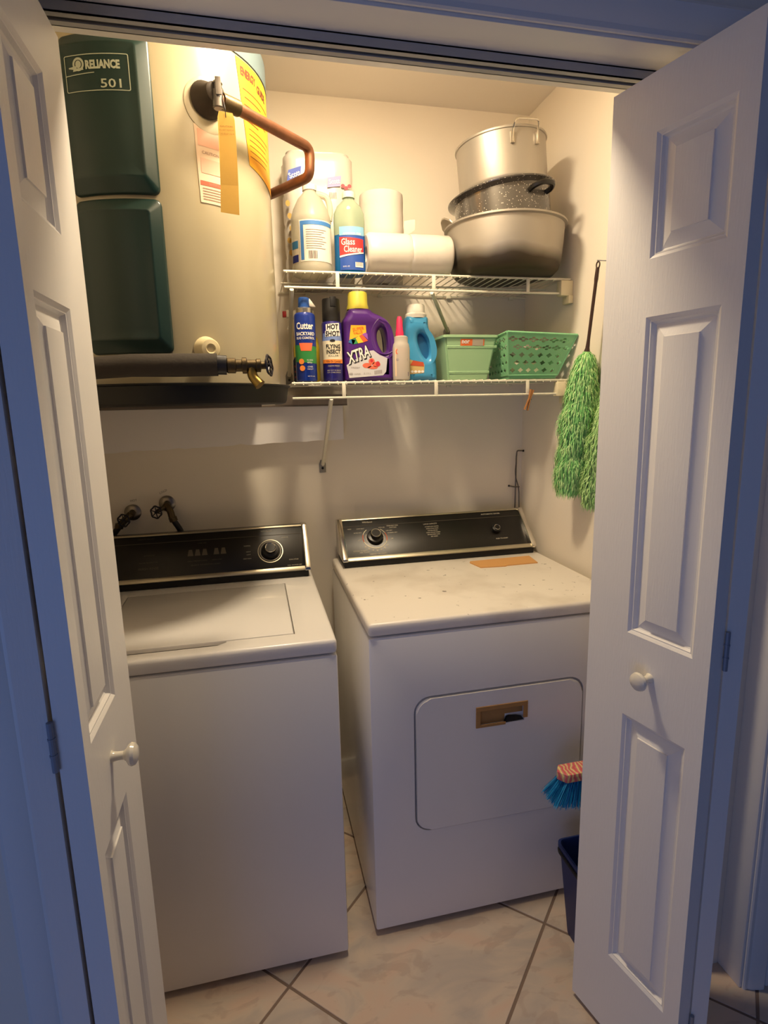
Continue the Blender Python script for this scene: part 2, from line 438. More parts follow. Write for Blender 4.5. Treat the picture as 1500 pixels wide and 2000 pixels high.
for x in (WX0+.05, WX1-.05):
    for y in (WY0+.06, WY1-.06): obj('foot', lathe(B(), [(.018, 0), (.018, .01), (.008, .012), (.008, .025)], 12, (x, y, 0)), BLACKM, w, world=True)
def console(par, x0, x1, yb, zb, yt, zt, back, dials, cap):
    # black plinth, sloped glass panel, chrome end caps and rails
    obj('plinth', box(B(), x0+.006, yb+.004, zb, x1-.006, back, zb+.026, .003), BLACKM, par, world=True)
    L = math.hypot(yt-yb, zt-(zb+.024)); dy, dz = (yt-yb)/L, (zt-zb-.024)/L; n = (-dz, dy)
    n = (n[0], n[1]) if n[0] < 0 else (-n[0], -n[1])
    P = lambda v, o=0: (yb+dy*v+n[0]*o, zb+.024+dz*v+n[1]*o)
    body = [P(.004), P(L), (back, zt-.002), (back, zb+.024)]
    obj('panel', prism(B(), body, x0+.004, x1-.004, 'x', .002), BLACKP, par, world=True)
    mp = lambda u, v, o=.0006: (u, *P(v, o))
    for a, b, h, mt, nm in ((-.002, .012, .006, SATIN, 'lower_rail'), (L-.004, L+.003, .003, SATIN, 'upper_rail'), (L-.030, L-.0285, .001, DIM, 'accent_line')):
        obj(nm, prism(B(), [P(a, 0), P(b, 0), P(b, h), P(a, h)], x0+.010, x1-.010, 'x', .0004), mt, par, world=True)
    for s, a, b in ((0, x0, x0+cap), (1, x1-cap, x1)):
        bm = prism(B(), [P(-.004, .001), P(-.004, .008), P(.004, .010), P(L, .008), P(L+.006, .004), (back, zt+.001), (back, zb+.026)], a, b, 'x', .0015)
        obj('end_cap', bm, CHROME, par, world=True)
    return mp, L, P, n
mpw, LW, PW, nW = console(w, -1.497, -.850, -.218, WZ, -.122, 1.060, -.075, 1, .018)
def knob3(par, name, mp, P, n, u, v, r, h, ringc, label=None, ringr=None):
    # skirted dial: base disc, skirt, cap with a pale ring
    mt = Matrix(((1, 0, 0, u), (0, P(1)[0]-P(0)[0], n[0], P(v)[0]), (0, P(1)[1]-P(0)[1], n[1], P(v)[1]), (0, 0, 0, 1)))
    def tr(bm): bmesh.ops.transform(bm, matrix=mt, verts=bm.verts); return bm
    kb = obj(name, tr(lathe(B(), [(r, .001), (r, .010), (r*.93, .014), (r*.60, .016), (r*.60, h), (r*.56, h+.002), (r*.1, h+.002)], 28)), BLACKP, par, world=True)
    obj('knob_ring', tr(rings(B(), [[(rr*math.cos(2*PI*i/28), rr*math.sin(2*PI*i/28), z) for i in range(28)] for rr, z in ((r*.60, h+.0005), (r*.62, h+.002), (r*.58, h+.003), (r*.52, h+.0022))], cap1=False)), CHROME if ringc else SATIN, kb, world=True)
    return tr
tr = knob3(w, 'cycle_knob', mpw, PW, nW, -.975, .075, .028, .030, True)
for ra, rb, mt in ((.041, .0385, SATIN), (.0345, .0325, INK)):
    obj('dial_ring', tr(rings(B(), [[(rr*math.cos(2*PI*i/40), rr*math.sin(2*PI*i/40), z) for i in range(40)] for rr, z in ((ra, 0), (ra, .0015), (rb, .0015), (rb, 0))], cap1=False)), mt, w, world=True)
T_ = lambda s, h, u, v, ww=None: obj('lettering', text(B(), s, h, mpw, u, v, ww), TM[0], w, world=True, smooth=0)
TM = [INK]
T_('Whirlpool', .006, -.985, LW-.014, .036)
T_('REGULAR', .0036, -.925, LW-.040); T_('NORMAL', .0036, -1.048, LW-.062); T_('HEAVY', .0034, -1.045, .078); T_('LIGHT', .0034, -1.045, .068); T_('PERM PRESS', .0034, -1.050, .054)
T_('SOAK CYCLE', .0036, -.902, .040); T_('PULL ON PUSH OFF', .0036, -.900, .020, .046)
TM[0] = DIM
T_('HEAVY DUTY', .004, -1.36, LW-.014, .05); T_('LOAD SIZE', .004, -1.19, LW-.040)
T_('AUTOMATIC', .004, -1.35, .090); T_('WATER TEMPERATURE', .004, -1.352, .066, .055); T_('WASH RINSE', .008, -1.352, .046, .06)
for i in range(3): obj('load_symbol', quad(B(), mpw, [(-1.235+i*.022, .078), (-1.217+i*.022, .078), (-1.221+i*.022, .100), (-1.231+i*.022, .100)]), DIM, w, world=True, smooth=0)
for i in range(2): obj('load_symbol', quad(B(), mpw, [(-1.155+i*.022, .078), (-1.137+i*.022, .078), (-1.141+i*.022, .100), (-1.151+i*.022, .100)]), DIM, w, world=True, smooth=0)
T_('SMALL MEDIUM LARGE', .004, -1.205, .060, .06); T_('HIGH LOW', .004, -1.145, .060, .03); T_('SELECT TO MATCH LOAD', .004, -1.18, .046, .09)

# ------------------------------------------------------------------ dryer
DX0, DX1, DY0, DY1, DZ = -.758, -.021, -.711, -.05, .9176
d = thing('clothes_dryer', 'white front loading clothes dryer with black console on the right', 'dryer', ((DX0+DX1)/2, (DY0+DY1)/2, 0))
DR = (-.637, .308, -.154, .696)
cab = box(B(), DX0, DY0, .018, DX1, DY1, .879, .006)
cab = diff(cab, prism(B(), rrect(DR[0]-.0055, DR[1]-.004, DR[2]+.0055, DR[3]+.0065, .045, 6), DY0-.02, DY0+.012, 'y'))
obj('cabinet', cab, ENAMEL, d, world=True)
dm = M('worn_dryer_top', (222, 214, 200), .38, coat=.1)
nt = dm.node_tree; b_ = nt.nodes['Principled BSDF']; tc = nt.nodes.new('ShaderNodeTexCoord')
n1 = nt.nodes.new('ShaderNodeTexNoise'); n1.inputs['Scale'].default_value = 5; n1.inputs['Detail'].default_value = 6
r1 = nt.nodes.new('ShaderNodeMapRange'); r1.inputs['From Min'].default_value = .48; r1.inputs['From Max'].default_value = .70; r1.inputs['To Max'].default_value = .45
mx = nt.nodes.new('ShaderNodeMix'); mx.data_type = 'RGBA'; mx.inputs[6].default_value = (*s2l((238, 230, 218)), 1); mx.inputs[7].default_value = (*s2l((176, 160, 140)), 1)
n2 = nt.nodes.new('ShaderNodeTexNoise'); n2.inputs['Scale'].default_value = 45; n2.inputs['Detail'].default_value = 2
r2 = nt.nodes.new('ShaderNodeMapRange'); r2.inputs['From Min'].default_value = .70; r2.inputs['From Max'].default_value = .76; r2.inputs['To Max'].default_value = .8
mx2 = nt.nodes.new('ShaderNodeMix'); mx2.data_type = 'RGBA'; mx2.inputs[7].default_value = (*s2l((84, 70, 58)), 1)
for a, c in ((tc.outputs['Object'], n1.inputs['Vector']), (n1.outputs[0], r1.inputs[0]), (r1.outputs[0], mx.inputs[0]), (tc.outputs['Object'], n2.inputs['Vector']), (n2.outputs[0], r2.inputs[0]), (r2.outputs[0], mx2.inputs[0]), (mx.outputs[2], mx2.inputs[6]), (mx2.outputs[2], b_.inputs['Base Color'])): nt.links.new(a, c)
obj('top_panel', box(B(), DX0, DY0-.002, .882, DX1, DY1, DZ, .010, 3), dm, d, world=True, label='worn, stained top panel')
dr = prism(B(), rrect(DR[0], DR[1], DR[2], DR[3], .040, 6), DY0-.004, DY0+.010, 'y')
bmesh.ops.bevel(dr, geom=[e for e in dr.edges if all(v.co.y < DY0 for v in e.verts)], offset=.004, segments=2, affect='EDGES')
dr = diff(dr, box(B(), -.462, DY0-.02, .596, -.329, DY0+.006, .640))
dd = obj('loading_door', dr, ENAMEL, d, world=True)
TAN = M('peeling_tan_tape', (176, 132, 78), .6, var=.2, vscale=40, bump=.2, bscale=100)
hb = B()
for q in ((-.471, .640, -.320, .653), (-.471, .592, -.458, .640), (-.333, .604, -.320, .640), (-.458, .592, -.385, .600)):
    box(hb, q[0], DY0-.0065, q[1], q[2], DY0-.003, q[3], .0008, 1)
box(hb, -.460, DY0+.0045, .597, -.384, DY0+.0065, .640); box(hb, -.384, DY0+.0045, .618, -.331, DY0+.0065, .640)
obj('handle_surround', hb, TAN, dd, world=True, label='tan recessed handle, its lower right corner broken away')
obj('handle_hole', prism(B(), [(-.386, .597), (-.332, .600), (-.336, .606), (-.352, .611), (-.374, .613), (-.381, .611)], DY0-.0048, DY0+.004, 'y'), BLACKM, dd, world=True)
for x in (DX0+.05, DX1-.05):
    for y in (DY0+.06, DY1-.06): obj('foot', lathe(B(), [(.018, 0), (.018, .01), (.008, .012), (.008, .025)], 12, (x, y, 0)), BLACKM, d, world=True)
mpd, LD, PD, nD = console(d, -.740, -.036, -.203, DZ, -.078, 1.058, -.055, 1, .018)
tr = knob3(d, 'timer_knob', mpd, PD, nD, -.616, .088, .028, .030, False)
for ra, rb, mt, a0, a1 in ((.044, .0415, SATIN, 125, 415), (.044, .0412, M('red_print', (196, 96, 58), .6), 160, 200), (.044, .0412, M('red_print', (196, 96, 58), .6), 340, 385), (.034, .032, INK, 150, 215), (.034, .032, INK, 325, 390)):
    bm = B(); N = 30; lo = []
    for i in range(N+1):
        a = math.radians(a0+(a1-a0)*i/N); e = .0006 if ra > .04 and (a1-a0) < 100 else 0
        lo.append([bm.verts.new((rr*math.cos(a), rr*math.sin(a), z)) for rr, z in ((ra, 0), (ra, .001+e), (rb, .001+e), (rb, 0))])
    for p, q in zip(lo, lo[1:]):
        for i_ in range(3): bm.faces.new((p[i_], p[i_+1], q[i_+1], q[i_]))
    obj('dial_ring', tr(bm), mt, d, world=True)
tr = knob3(d, 'start_button', mpd, PD, nD, -.165, .085, .018, .016, True)
T_ = lambda s, h, u, v, ww=None: obj('lettering', text(B(), s, h, mpd, u, v, ww, bold=.02), INK, d, world=True, smooth=0)
T_('Whirlpool', .0075, -.633, LD-.015, .036, )
T_('HIGH', .004, -.700, LD-.040); T_('LOW HEAT', .004, -.661, LD-.041); T_('LOW AIR', .004, -.585, LD-.041); T_('PERMANENT PRESS', .0045, -.545, LD-.036, .042); T_('COTTON', .0045, -.545, LD-.044, .026)
T_('MORE DRY', .0042, -.673, LD-.058); T_('LESS DRY', .0042, -.560, LD-.056); T_('NORMAL DRY', .0042, -.550, LD-.066, .036)
T_('OFF', .0042, -.672, .082); T_('OFF', .0042, -.556, .080); T_('CYCLE SIGNAL', .0045, -.674, .038, .05); T_('AIR FLUFF', .0045, -.662, .031, .034)
T_('TIMED DRYING', .005, -.616, .022, .06)
for i in range(7):
    a = math.radians(222+i*16); obj('dial_mark', disc(B(), mpd, -.616+.052*math.cos(a), .088+.052*math.sin(a), .0032, n=8), INK, d, world=True, smooth=0)
T_('LARGE CAPACITY', .0055, -.405, LD-.040, .052)
for i, s in enumerate(('AUTOMATIC DRY CONTROL', 'ENDS CYCLE WHEN', 'CLOTHES ARE DRY', 'CLEAN THE LINT SCREEN', 'BEFORE EVERY LOAD', 'SEE GUIDE')): T_(s, .0040, -.402, LD-.052-i*.0085, (.052, .045, .038, .052, .046, .025)[i])
T_('AUTOMATIC DRYER', .0055, -.165, LD-.014, .075); T_('PUSH TO START', .0048, -.153, .046, .046)

# cardboard scrap lying on the dryer
cm = M('tan_cardboard', (214, 160, 98), .8, bump=.15, bscale=60)
bm = prism(B(), [(-.307, -.249), (-.313, -.262), (-.300, -.328), (-.215, -.336), (-.205, -.330), (-.095, -.329), (-.083, -.242)], DZ+.0002, DZ+.0035, 'z')
for v in bm.verts: v.co.x -= .0; v.co.y -= .0
co = obj('cardboard_piece', bm, cm, smooth=0); tag(co, 'flat tan piece of cardboard lying on the dryer top', 'cardboard')


# ------------------------------------------------------------------ wire shelves
SU, SL = 1.8315, 1.5232
def wire_shelf(z, label, x0, ties, braces, drop={}):
    s = thing('wire_shelf', label, 'shelf', (-.45, -.16, z), group=None)
    for nm, y, zz, r in (('front_rail', -.317, z-.001, .0034), ('lip_rail', -.319, z-.044, .0034), ('back_rail', -.008, z-.001, .003), ('middle_rail', -.16, z-.002, .003)):
        obj(nm, tube(B(), [(x0, y, zz), (-.004, y, zz)], r, 8), WIRE, s, world=True)
    n = 35; me = None
    for i in range(n):
        x = x0+.008+i*(-.012-x0-.008)/(n-1)
        if me is None:
            bm = tube(B(), bend([(0, -.006, .0035), (0, -.312, .0035), (0, -.320, -.006)], .006, 2), .0016, 6)
            me = bpy.data.meshes.new('deck_wire'); bm.to_mesh(me); bm.free(); me.materials.append(WIRE)
        o = bpy.data.objects.new('deck_wire', me); COL.objects.link(o); o.parent = s; o.location = (x+.45, .16, 0)
    for x in ties: obj('lip_tie', box(B(), x-.0055, -.3215, z-.045, x+.0055, -.3175, z, .001), WIRE, s, world=True)
    obj('end_bracket', box(B(), -.043, -.331, z-.052, -.001, -.302, z-.006, .003), M('bracket_cream', (226, 214, 180), .45), s, world=True)
    obj('end_bracket', box(B(), -.018, -.335, z-.075, -.001, -.295, z-.05, .003), M('bracket_cream', (226, 214, 180), .45), s, world=True)
    for x in braces:
        bm = B(); L = .305
        x2 = x+(.15 if x > -.6 else 0); D = drop.get(x, .225); zb = z-.046-D; tube(bm, [(x, -.300, z-.046), (x2, -.012, zb)], .0065, 6)
        b = obj('brace', bm, WIRE, s, world=True)
        bm = B(); prism(bm, [(x2-.012, zb-.029), (x2+.012, zb-.029), (x2+.012, zb+.001), (x2+.006, zb+.016), (x2-.006, zb+.016), (x2-.012, zb+.001)], -.004, -.0005, 'y', .0008)
        bb = obj('brace_foot', bm, M('zinc', (150, 145, 135), .5, .5), b, world=True)
        obj('screw', lathe(B(), [(.0045, .0), (.0035, -.002), (.001, -.003)], 8, (x2, -.004, zb-.014), 'y'), BLACKM, b, world=True)
    for x in (-.80, -.55, -.30, -.06): obj('wall_clip', box(B(), x-.008, -.014, z-.010, x+.008, -.0005, z+.002, .002), WIRE, s, world=True)
    return s
wire_shelf(SU, 'upper white wire shelf carrying the paper rolls and pots', -.8958, (-.744, -.455, -.150), (-.874, -.455), {-.455: .075})
wire_shelf(SL, 'lower white wire shelf carrying the spray cans and green baskets', -.888, (-.736, -.449, -.143), (-.772,))
U0, L0 = SU+.0052, SL+.0052

# clothes peg on the lower lip rail
t = thing('clothes_peg', 'small brown wooden clothes peg clipped to the lower shelf front rail', 'clothes peg', (-.137, -.3225, SL-.044))
PEG = M('peg_wood', (166, 112, 66), .7)
for sg in (-1, 1):
    bm = prism(B(), [(.004*sg*.2, .014), (.004*sg+.002*sg, .014), (.003*sg, -.016), (.007*sg, -.052), (.004*sg, -.052), (.0005*sg, -.012)], -.005, .004, 'y'); bm.transform(Matrix.Rotation(.3, 4, 'Y')); bm.transform(Matrix.Translation((0, -.008, 0)))
    obj('prong', bm, PEG, t, smooth=0)
obj('spring', tube(B(), [(-.005, -.009, -.014), (.003, -.009, -.016)], .0035, 8), M('zinc', (150, 145, 135), .5, .5), t)

# ------------------------------------------------------------------ heater stand, pan, heater
PC = (-1.195, -.36)
SOFF = M('off_white_board', (248, 243, 240), .45, bump=.15, bscale=50, var=.06, vscale=4)
rag = [(-1.615, 1.318)]
x = -1.60
while x < -.72:
    rag.append((x, 1.318+.024*(x+1.62)/.92+random.uniform(-.0016, .0016)+(.003 if random.random() < .12 else 0))); x += .022
rag += [(-.700, 1.342), (-.700, 1.4565), (-1.615, 1.4565)]
lb = obj('ledger_board', prism(B(), rag, -.055, -.001, 'y'), SOFF, smooth=0); tag(lb, 'pale ragged edged board fixed to the back wall below the heater pan', 'board')
bm = prism(B(), [(-1.615, -.002), (-1.615, -.44), (-1.34, -.50), (-1.06, -.50), (-.98, -.44), (-.98, -.09), (-.690, -.09), (-.690, -.002)], 1.457, 1.4628)
t = thing('heater_platform', 'thin dusty platform board under the heater pan, reaching past it to the right', 'platform', (-1.2, -.2, 1.45))
obj('board', bm, M('dusty_board', (120, 108, 96), .8, var=.2, vscale=20), t, world=True, smooth=0)
obj('edge_strip', box(B(), -.93, -.092, 1.462, -.690, -.080, 1.494, .002), M('dusty_strip', (150, 136, 122), .7, var=.3, vscale=30), t, world=True)
t = thing('drain_pan', 'shallow round black drain pan under the water heater', 'drain pan', (PC[0], PC[1], 1.463))
obj('pan', lathe(B(), [(.001, 0), (.272, 0), (.284, .004), (.288, .012), (.292, .044), (.299, .047), (.299, .050), (.290, .050), (.282, .010), (.270, .004), (.001, .003)], 64, cap=False), M('pan_black', (20, 20, 19), .5), t)

TANK = M('tank_enamel', (172, 161, 132), .28, coat=.2, bump=.02, bscale=8)
h = thing('water_heater', 'cream cylindrical water heater with two dark green access covers', 'water heater', (PC[0], PC[1], 1.4675))
R_ = .272
bm = lathe(B(), [(.25, 1.4675), (R_, 1.470), (R_, 2.2405), (R_-.002, 2.243), (.26, 2.243)], 96, (PC[0], PC[1], 0)); obj('tank_body', bm, TANK, h, world=True)
bm = lathe(B(), [(R_-.006, 2.2425), (R_+.0025, 2.2425), (R_+.0025, 2.300), (R_-.004, 2.312), (.20, 2.325), (.02, 2.330)], 96, (PC[0], PC[1], 0)); obj('top_cap', bm, M('blue_grey_cap', (96, 112, 116), .4), h, world=True)
GREEN = M('green_plastic', (26, 50, 46), .33, var=.1, vscale=5)
def cover(z0, z1):
    a0, a1 = math.radians(-33.5)*R_, math.radians(5.6)*R_
    def mp(u, v, hh): r = R_+hh; a = u/R_; return (PC[0]+r*math.sin(a), PC[1]-r*math.cos(a), v)
    def lp(l, r_, b, t_, rr, hh): return [mp(u, v, hh) for u, v in rrect(a0+l, z0+b, a1-r_, z1-t_, rr, 5, 8)]
    Ls = [lp(0, 0, 0, 0, .014, .0005), lp(0, 0, 0, 0, .014, .006), lp(.002, .002, .002, .002, .013, .009), lp(.004, .004, .004, .004, .012, .010),
          lp(.012, .022, .027, .024, .008, .022), lp(.014, .025, .031, .027, .006, .0235), lp(.016, .028, .034, .030, .004, .0225)]
    for k in (.25, .5, .75, .97):
        hw = (a1-a0-.044)/2*k; Ls.append(lp(.016+hw, .028+hw, .034+hw, .030+hw, .004*(1-k)+.0004, .0225))
    return rings(B(), Ls), (lambda u, v, hh=.0232: mp(u, v, hh)), a0, a1
bm, cm1, a0, a1 = cover(1.9055, 2.208); c1 = obj('access_cover', bm, GREEN, h, world=True, smooth=50)
bm = rings(B(), [[cm1(u, v, .0236) for u, v in rrect(-.133, 2.093, -.010, 2.160, .003, 2, 8)], [cm1(u, v, .0236) for u, v in rrect(-.1315, 2.0945, -.0115, 2.1585, .002, 2, 8)]], cap1=False)
PLG = M('pale_green_print', (176, 182, 160), .5)
for s_ in (0,): quad(bm, lambda u, v: cm1(u, v, .0236), [(-.132, 2.1225), (-.074, 2.1255), (-.074, 2.127), (-.132, 2.124)], 4, 1)
W1 = lambda u, v: cm1(u, v, .0238)
text(bm, 'RELIANCE', .0165, W1, -.058, 2.1405, .064, bold=.05)
text(bm, '501', .0165, W1, -.045, 2.106, .038, bold=.01)
disc(bm, W1, -.104, 2.1425, .0115, .0125, 20, .66); disc(bm, W1, -.104, 2.1425, .0058, .0070, 12)
quad(bm, W1, [(-.124, 2.136), (-.108, 2.132), (-.108, 2.140), (-.124, 2.138)]); quad(bm, W1, [(-.116, 2.130), (-.094, 2.132), (-.096, 2.136), (-.114, 2.135)])
obj('lettering', bm, PLG, c1, world=True, smooth=0)
bm, cm2, _, _ = cover(1.578, 1.8965); c2 = obj('access_cover', bm, GREEN, h, world=True, smooth=50)
# outlet collar, relief valve, discharge pipe
ang = lambda deg: (math.sin(math.radians(deg)), -math.cos(math.radians(deg)))
def radial(bm, deg, z, off=0):
    e = Vector((*ang(deg), 0)); q = e.to_track_quat('Z', 'Y').to_matrix().to_4x4(); q.translation = (PC[0]+e.x*(R_+off), PC[1]+e.y*(R_+off), z)
    bmesh.ops.transform(bm, matrix=q, verts=bm.verts); return bm
tk = lambda deg0: (lambda u, v, o=.0012: (PC[0]+(R_+o)*math.sin(math.radians(deg0)+u/R_), PC[1]-(R_+o)*math.cos(math.radians(deg0)+u/R_), v))
mk = tk(30.5); bm = B(); rr = [[mk(r*math.cos(2*PI*i/40), 2.105+r*math.sin(2*PI*i/40), o) for i in range(40)] for r, o in ((.056, .0), (.056, .0018), (.053, .0024), (.030, .0022), (.004, .0022))]
rings(bm, rr); obj('outlet_disc', bm, TANK, h, world=True)
bm = radial(lathe(B(), [(.036, 0), (.038, .004), (.034, .012), (.024, .030), (.021, .046), (.016, .049)], 24), 29.0, 2.113, .002); obj('rubber_boot', bm, M('brown_rubber', (52, 42, 32), .7), h, world=True)
vc = Vector((PC[0], PC[1], 2.108))+Vector((*ang(29.5), 0))*(R_+.052)
rv = B(); lathe(rv, [(.010, -.028), (.0125, -.026), (.0125, .006), (.009, .010), (.009, .018), (.011, .020), (.009, .024)], 14, vc)
rvo = obj('relief_valve', rv, M('valve_steel', (128, 124, 122), .35, .9), h, world=True)
obj('test_lever', box(B(), vc.x-.004, vc.y-.018, vc.z-.008, vc.x+.008, vc.y-.014, vc.z+.026, .001), M('valve_steel', (128, 124, 122), .35, .9), rvo, world=True)
TG = M('yellow_tag', (226, 180, 84), .6, var=.12, vscale=30)
bm = B(); tg = [(-1.0386, -.684, 2.046), (-1.035, -.684, 2.058), (-1.008, -.683, 2.056), (-1.0043, -.683, 2.044), (-1.0040, -.680, 1.99), (-1.0050, -.676, 1.92), (-1.0068, -.676, 1.862), (-1.0453, -.677, 1.866), (-1.042, -.677, 1.92), (-1.0395, -.681, 1.99)]
f = bm.faces.new([bm.verts.new(p) for p in tg]); e = bmesh.ops.extrude_face_region(bm, geom=[f])['geom']
for v in e:
    if isinstance(v, bmesh.types.BMVert): v.co.y += .0008
to = obj('yellow_tag', bm, TG, h, world=True, smooth=0)
obj('tag_wire', tube(B(), bend([(-1.022, -.6845, 2.046), (-1.022, -.690, 2.060), (-1.026, -.680, 2.085)], .01), .0009, 6), BLACKM, rvo, world=True)
bm = B(); mt_ = lambda u, v: (-1.023+u, -.6848+(.004 if v > 1.95 else .007)*.2-.0, v)
for i, (s_, ww) in enumerate((('CAUTION', .024), ('DO NOT REMOVE', .030), ('THIS RELIEF VALVE', .030))): text(bm, s_, .003, mt_, .001, 2.030-i*.007, ww)
obj('lettering', bm, M('tag_brown_print', (150, 100, 40), .7), to, world=True, smooth=0)
cp = bend([(vc.x+.004, vc.y-.001, vc.z-.012), (vc.x+.030, vc.y+.016, vc.z-.013), (-.8196, -.42, 2.108), (-.8225, -.42, 2.041), (-.916, -.25, 2.050), (-.985, -.13, 2.058), (-1.02, -.004, 2.06)], .024, 6)
obj('discharge_pipe', tube(B(), cp, .0128, 14), COPPER, h, world=True)
obj('pipe_collar', tube(B(), [(vc.x+.006, vc.y, vc.z-.012), (vc.x+.040, vc.y+.026, vc.z-.012)], .0165, 12), BRASS, h, world=True)
# stickers on the tank
me_ = tk(0); bm = quad(B(), me_, [(math.radians(53.5)*R_, 2.020), (math.radians(87)*R_, 1.992), (math.radians(87)*R_, 2.238), (math.radians(47.5)*R_, 2.238)], 14, 6)
es = obj('energy_sticker', bm, M('energy_yellow', (222, 158, 40), .5, var=.08, vscale=20), h, world=True)
mk = tk(64); m2 = lambda u, v: mk(u, v, .0018); bm = B()
text(bm, 'ENERGY', .019, m2, -.034, 2.214, .062, bold=.05); text(bm, 'GUIDE', .019, m2, .030, 2.206, .055, bold=.05)
for i, (a, b) in enumerate(((-.06, .07), (-.055, .02), (-.058, .06), (-.056, .05), (-.05, .0))): rect(bm, m2, a, 2.178-i*.016, b, 2.180-i*.016, 6, 1)
for i in range(6): rect(bm, m2, -.045, 2.10-i*.012, .06-.01*(i % 3), 2.1012-i*.012, 5, 1)
obj('lettering', bm, M('label_brown', (96, 48, 22), .7), es, world=True, smooth=0)
mk = tk(22.3); m1 = lambda u, v: mk(u, v, .0012); m2 = lambda u, v: mk(u, v, .0018)
bm = quad(B(), m1, [(.004, 1.905), (.074, 1.905), (.070, 2.062), (0, 2.062)], 8, 4); ws = obj('warning_sticker', bm, M('pale_pink_paper', (226, 200, 172), .5), h, world=True)
bm = B(); rect(bm, m2, .006, 2.020, .066, 2.054, 6, 1); rect(bm, m2, .010, 1.966, .068, 1.996, 6, 1); obj('sticker_patch', bm, M('faded_pink', (226, 178, 152), .6), ws, world=True)
bm = B(); rect(bm, m2, .006, 1.941, .072, 1.950, 6, 1); obj('sticker_stripe', bm, M('faded_red', (206, 92, 62), .6), ws, world=True)
bm = B()
for i in range(5): rect(bm, m2, .010, 1.934-i*.0055, .062-(i % 2)*.01, 1.9358-i*.0055, 5, 1)
text(bm, 'WARNING', .005, lambda u, v: mk(u, v, .002), .038, 1.9455, .026); text(bm, 'CAUTION', .006, m2, .034, 2.008, .04)
obj('lettering', bm, M('faded_brown_print', (158, 130, 112), .7), ws, world=True, smooth=0)
bm = radial(lathe(B(), [(.030, 0), (.028, .004), (.024, .012), (.023, .026), (.020, .031), (.011, .033), (.008, .029), (.002, .029)], 24), 20.6, 1.588, 0); obj('drain_valve', bm, M('cream_plastic', (216, 200, 158), .45), h, world=True)

# insulated pipe with hose bib
p = thing('insulated_pipe', 'dark foam wrapped pipe ending in a brass tap in front of the heater', 'pipe', (-1.2, -.705, 1.545))
FO = M('grey_foam', (62, 55, 47), .85, bump=.3, bscale=200, var=.2, vscale=10); Y7 = -.705
obj('foam_sleeve', tube(B(), [(-1.612, Y7, 1.530), (-1.34, Y7, 1.541), (-1.25, Y7, 1.5475), (-1.16, Y7, 1.5475), (-1.0735, Y7, 1.548)], [.0225, .0225, .0235, .0245, .0240], 20), FO, p, world=True)
obj('foam_sleeve', tube(B(), [(-1.0735, Y7, 1.548), (-1.054, Y7, 1.547)], [.021, .0205], 20), M('dark_tape', (44, 42, 42), .35), p, world=True)
bm = B()
lathe(bm, [(.013, -1.056), (.0165, -1.052), (.0165, -1.036), (.013, -1.034), (.013, -1.022), (.0175, -1.021), (.0175, -1.012), (.0125, -1.010), (.0125, -.992), (.0145, -.990), (.0145, -.982), (.008, -.980), (.008, -.966)], 16, (0, Y7, 1.546), 'x')
tp_ = obj('tap_body', bm, BRASS, p, world=True)
obj('spout', tube(B(), bend([(-1.002, Y7, 1.546), (-1.001, Y7-.004, 1.522), (-.985, Y7-.012, 1.503)], .01), [.011]*7+[.0125], 12), M('bright_brass', (138, 114, 60), .35, .9), tp_, world=True)
def wheel(par, c, axis, r, mat=IRON, n=6):
    bm = B(); a = Vector(axis).normalized(); u = a.orthogonal().normalized(); v = a.cross(u); c = Vector(c)
    tube(bm, [c+(u*math.cos(2*PI*i/36)+v*math.sin(2*PI*i/36))*(r*(1+.07*math.cos(2*PI*i*n/36))) for i in range(36)], r*.13, 6, closed=True)
    for i in range(n):
        q = u*math.cos(2*PI*i/n)+v*math.sin(2*PI*i/n); tube(bm, [c, c+q*r*1.02], r*.09, 5)
    tube(bm, [c-a*r*.15, c+a*r*.2], r*.24, 10)
    return obj('hand_wheel', bm, mat, par, world=True)
wheel(p, (-.963, Y7, 1.546), (1, -.35, .1), .021)

# ------------------------------------------------------------------ washer taps on the wall, hoses
def wall_tap(x, z, label, wx, wz, hose, wax):
    t = thing('washer_tap', label, 'tap', (x, -.01, z))
    obj('wall_plate', lathe(B(), [(.027, -.001), (.027, -.004), (.020, -.008), (.012, -.009)], 24, (x, 0, z), 'y'), M('dull_chrome', (150, 142, 130), .3, .9), t, world=True)
    bm = B(); tube(bm, [(x, -.006, z), (x, -.042, z-.004)], .011, 12); tube(bm, bend([(x, -.036, z), (x+.3*(hose[1][0]-x), -.045, z-.018), hose[0]], .01), .0115, 12)
    tube(bm, [(x, -.040, z-.004), (wx, -.058, wz)], .007, 10); tube(bm, [(hose[0][0], hose[0][1], hose[0][2]+.006), (hose[0][0]+.15*(hose[1][0]-hose[0][0]), hose[0][1], hose[0][2]-.008)], .0135, 8)
    b = obj('tap_body', bm, BRASS, t, world=True)
    wheel(t, (wx, -.064, wz), wax, .0195)
    ho = obj('supply_hose', tube(B(), bend(hose, .03), .0095, 12), M('black_rubber', (26, 22, 24), .5), None)
    tag(ho, label.split(' tap')[0].replace('brass', 'black rubber')+' supply hose running down behind the washer', 'hose'); return t
wall_tap(-1.418, 1.118, 'left brass washer tap on the back wall with a dark hand wheel', -1.436, 1.103, [(-1.452, -.05, 1.084), (-1.482, -.045, 1.046), (-1.495, -.04, .80), (-1.48, -.03, .45)], (-.35, -1, .1))
wall_tap(-1.306, 1.142, 'right brass washer tap on the back wall with a dark hand wheel', -1.334, 1.124, [(-1.287, -.05, 1.096), (-1.262, -.045, 1.050), (-1.235, -.04, .85), (-1.25, -.03, .45)], (-.5, -1, .1))
PENCIL = M('pencil_mark', (116, 100, 84), .9)
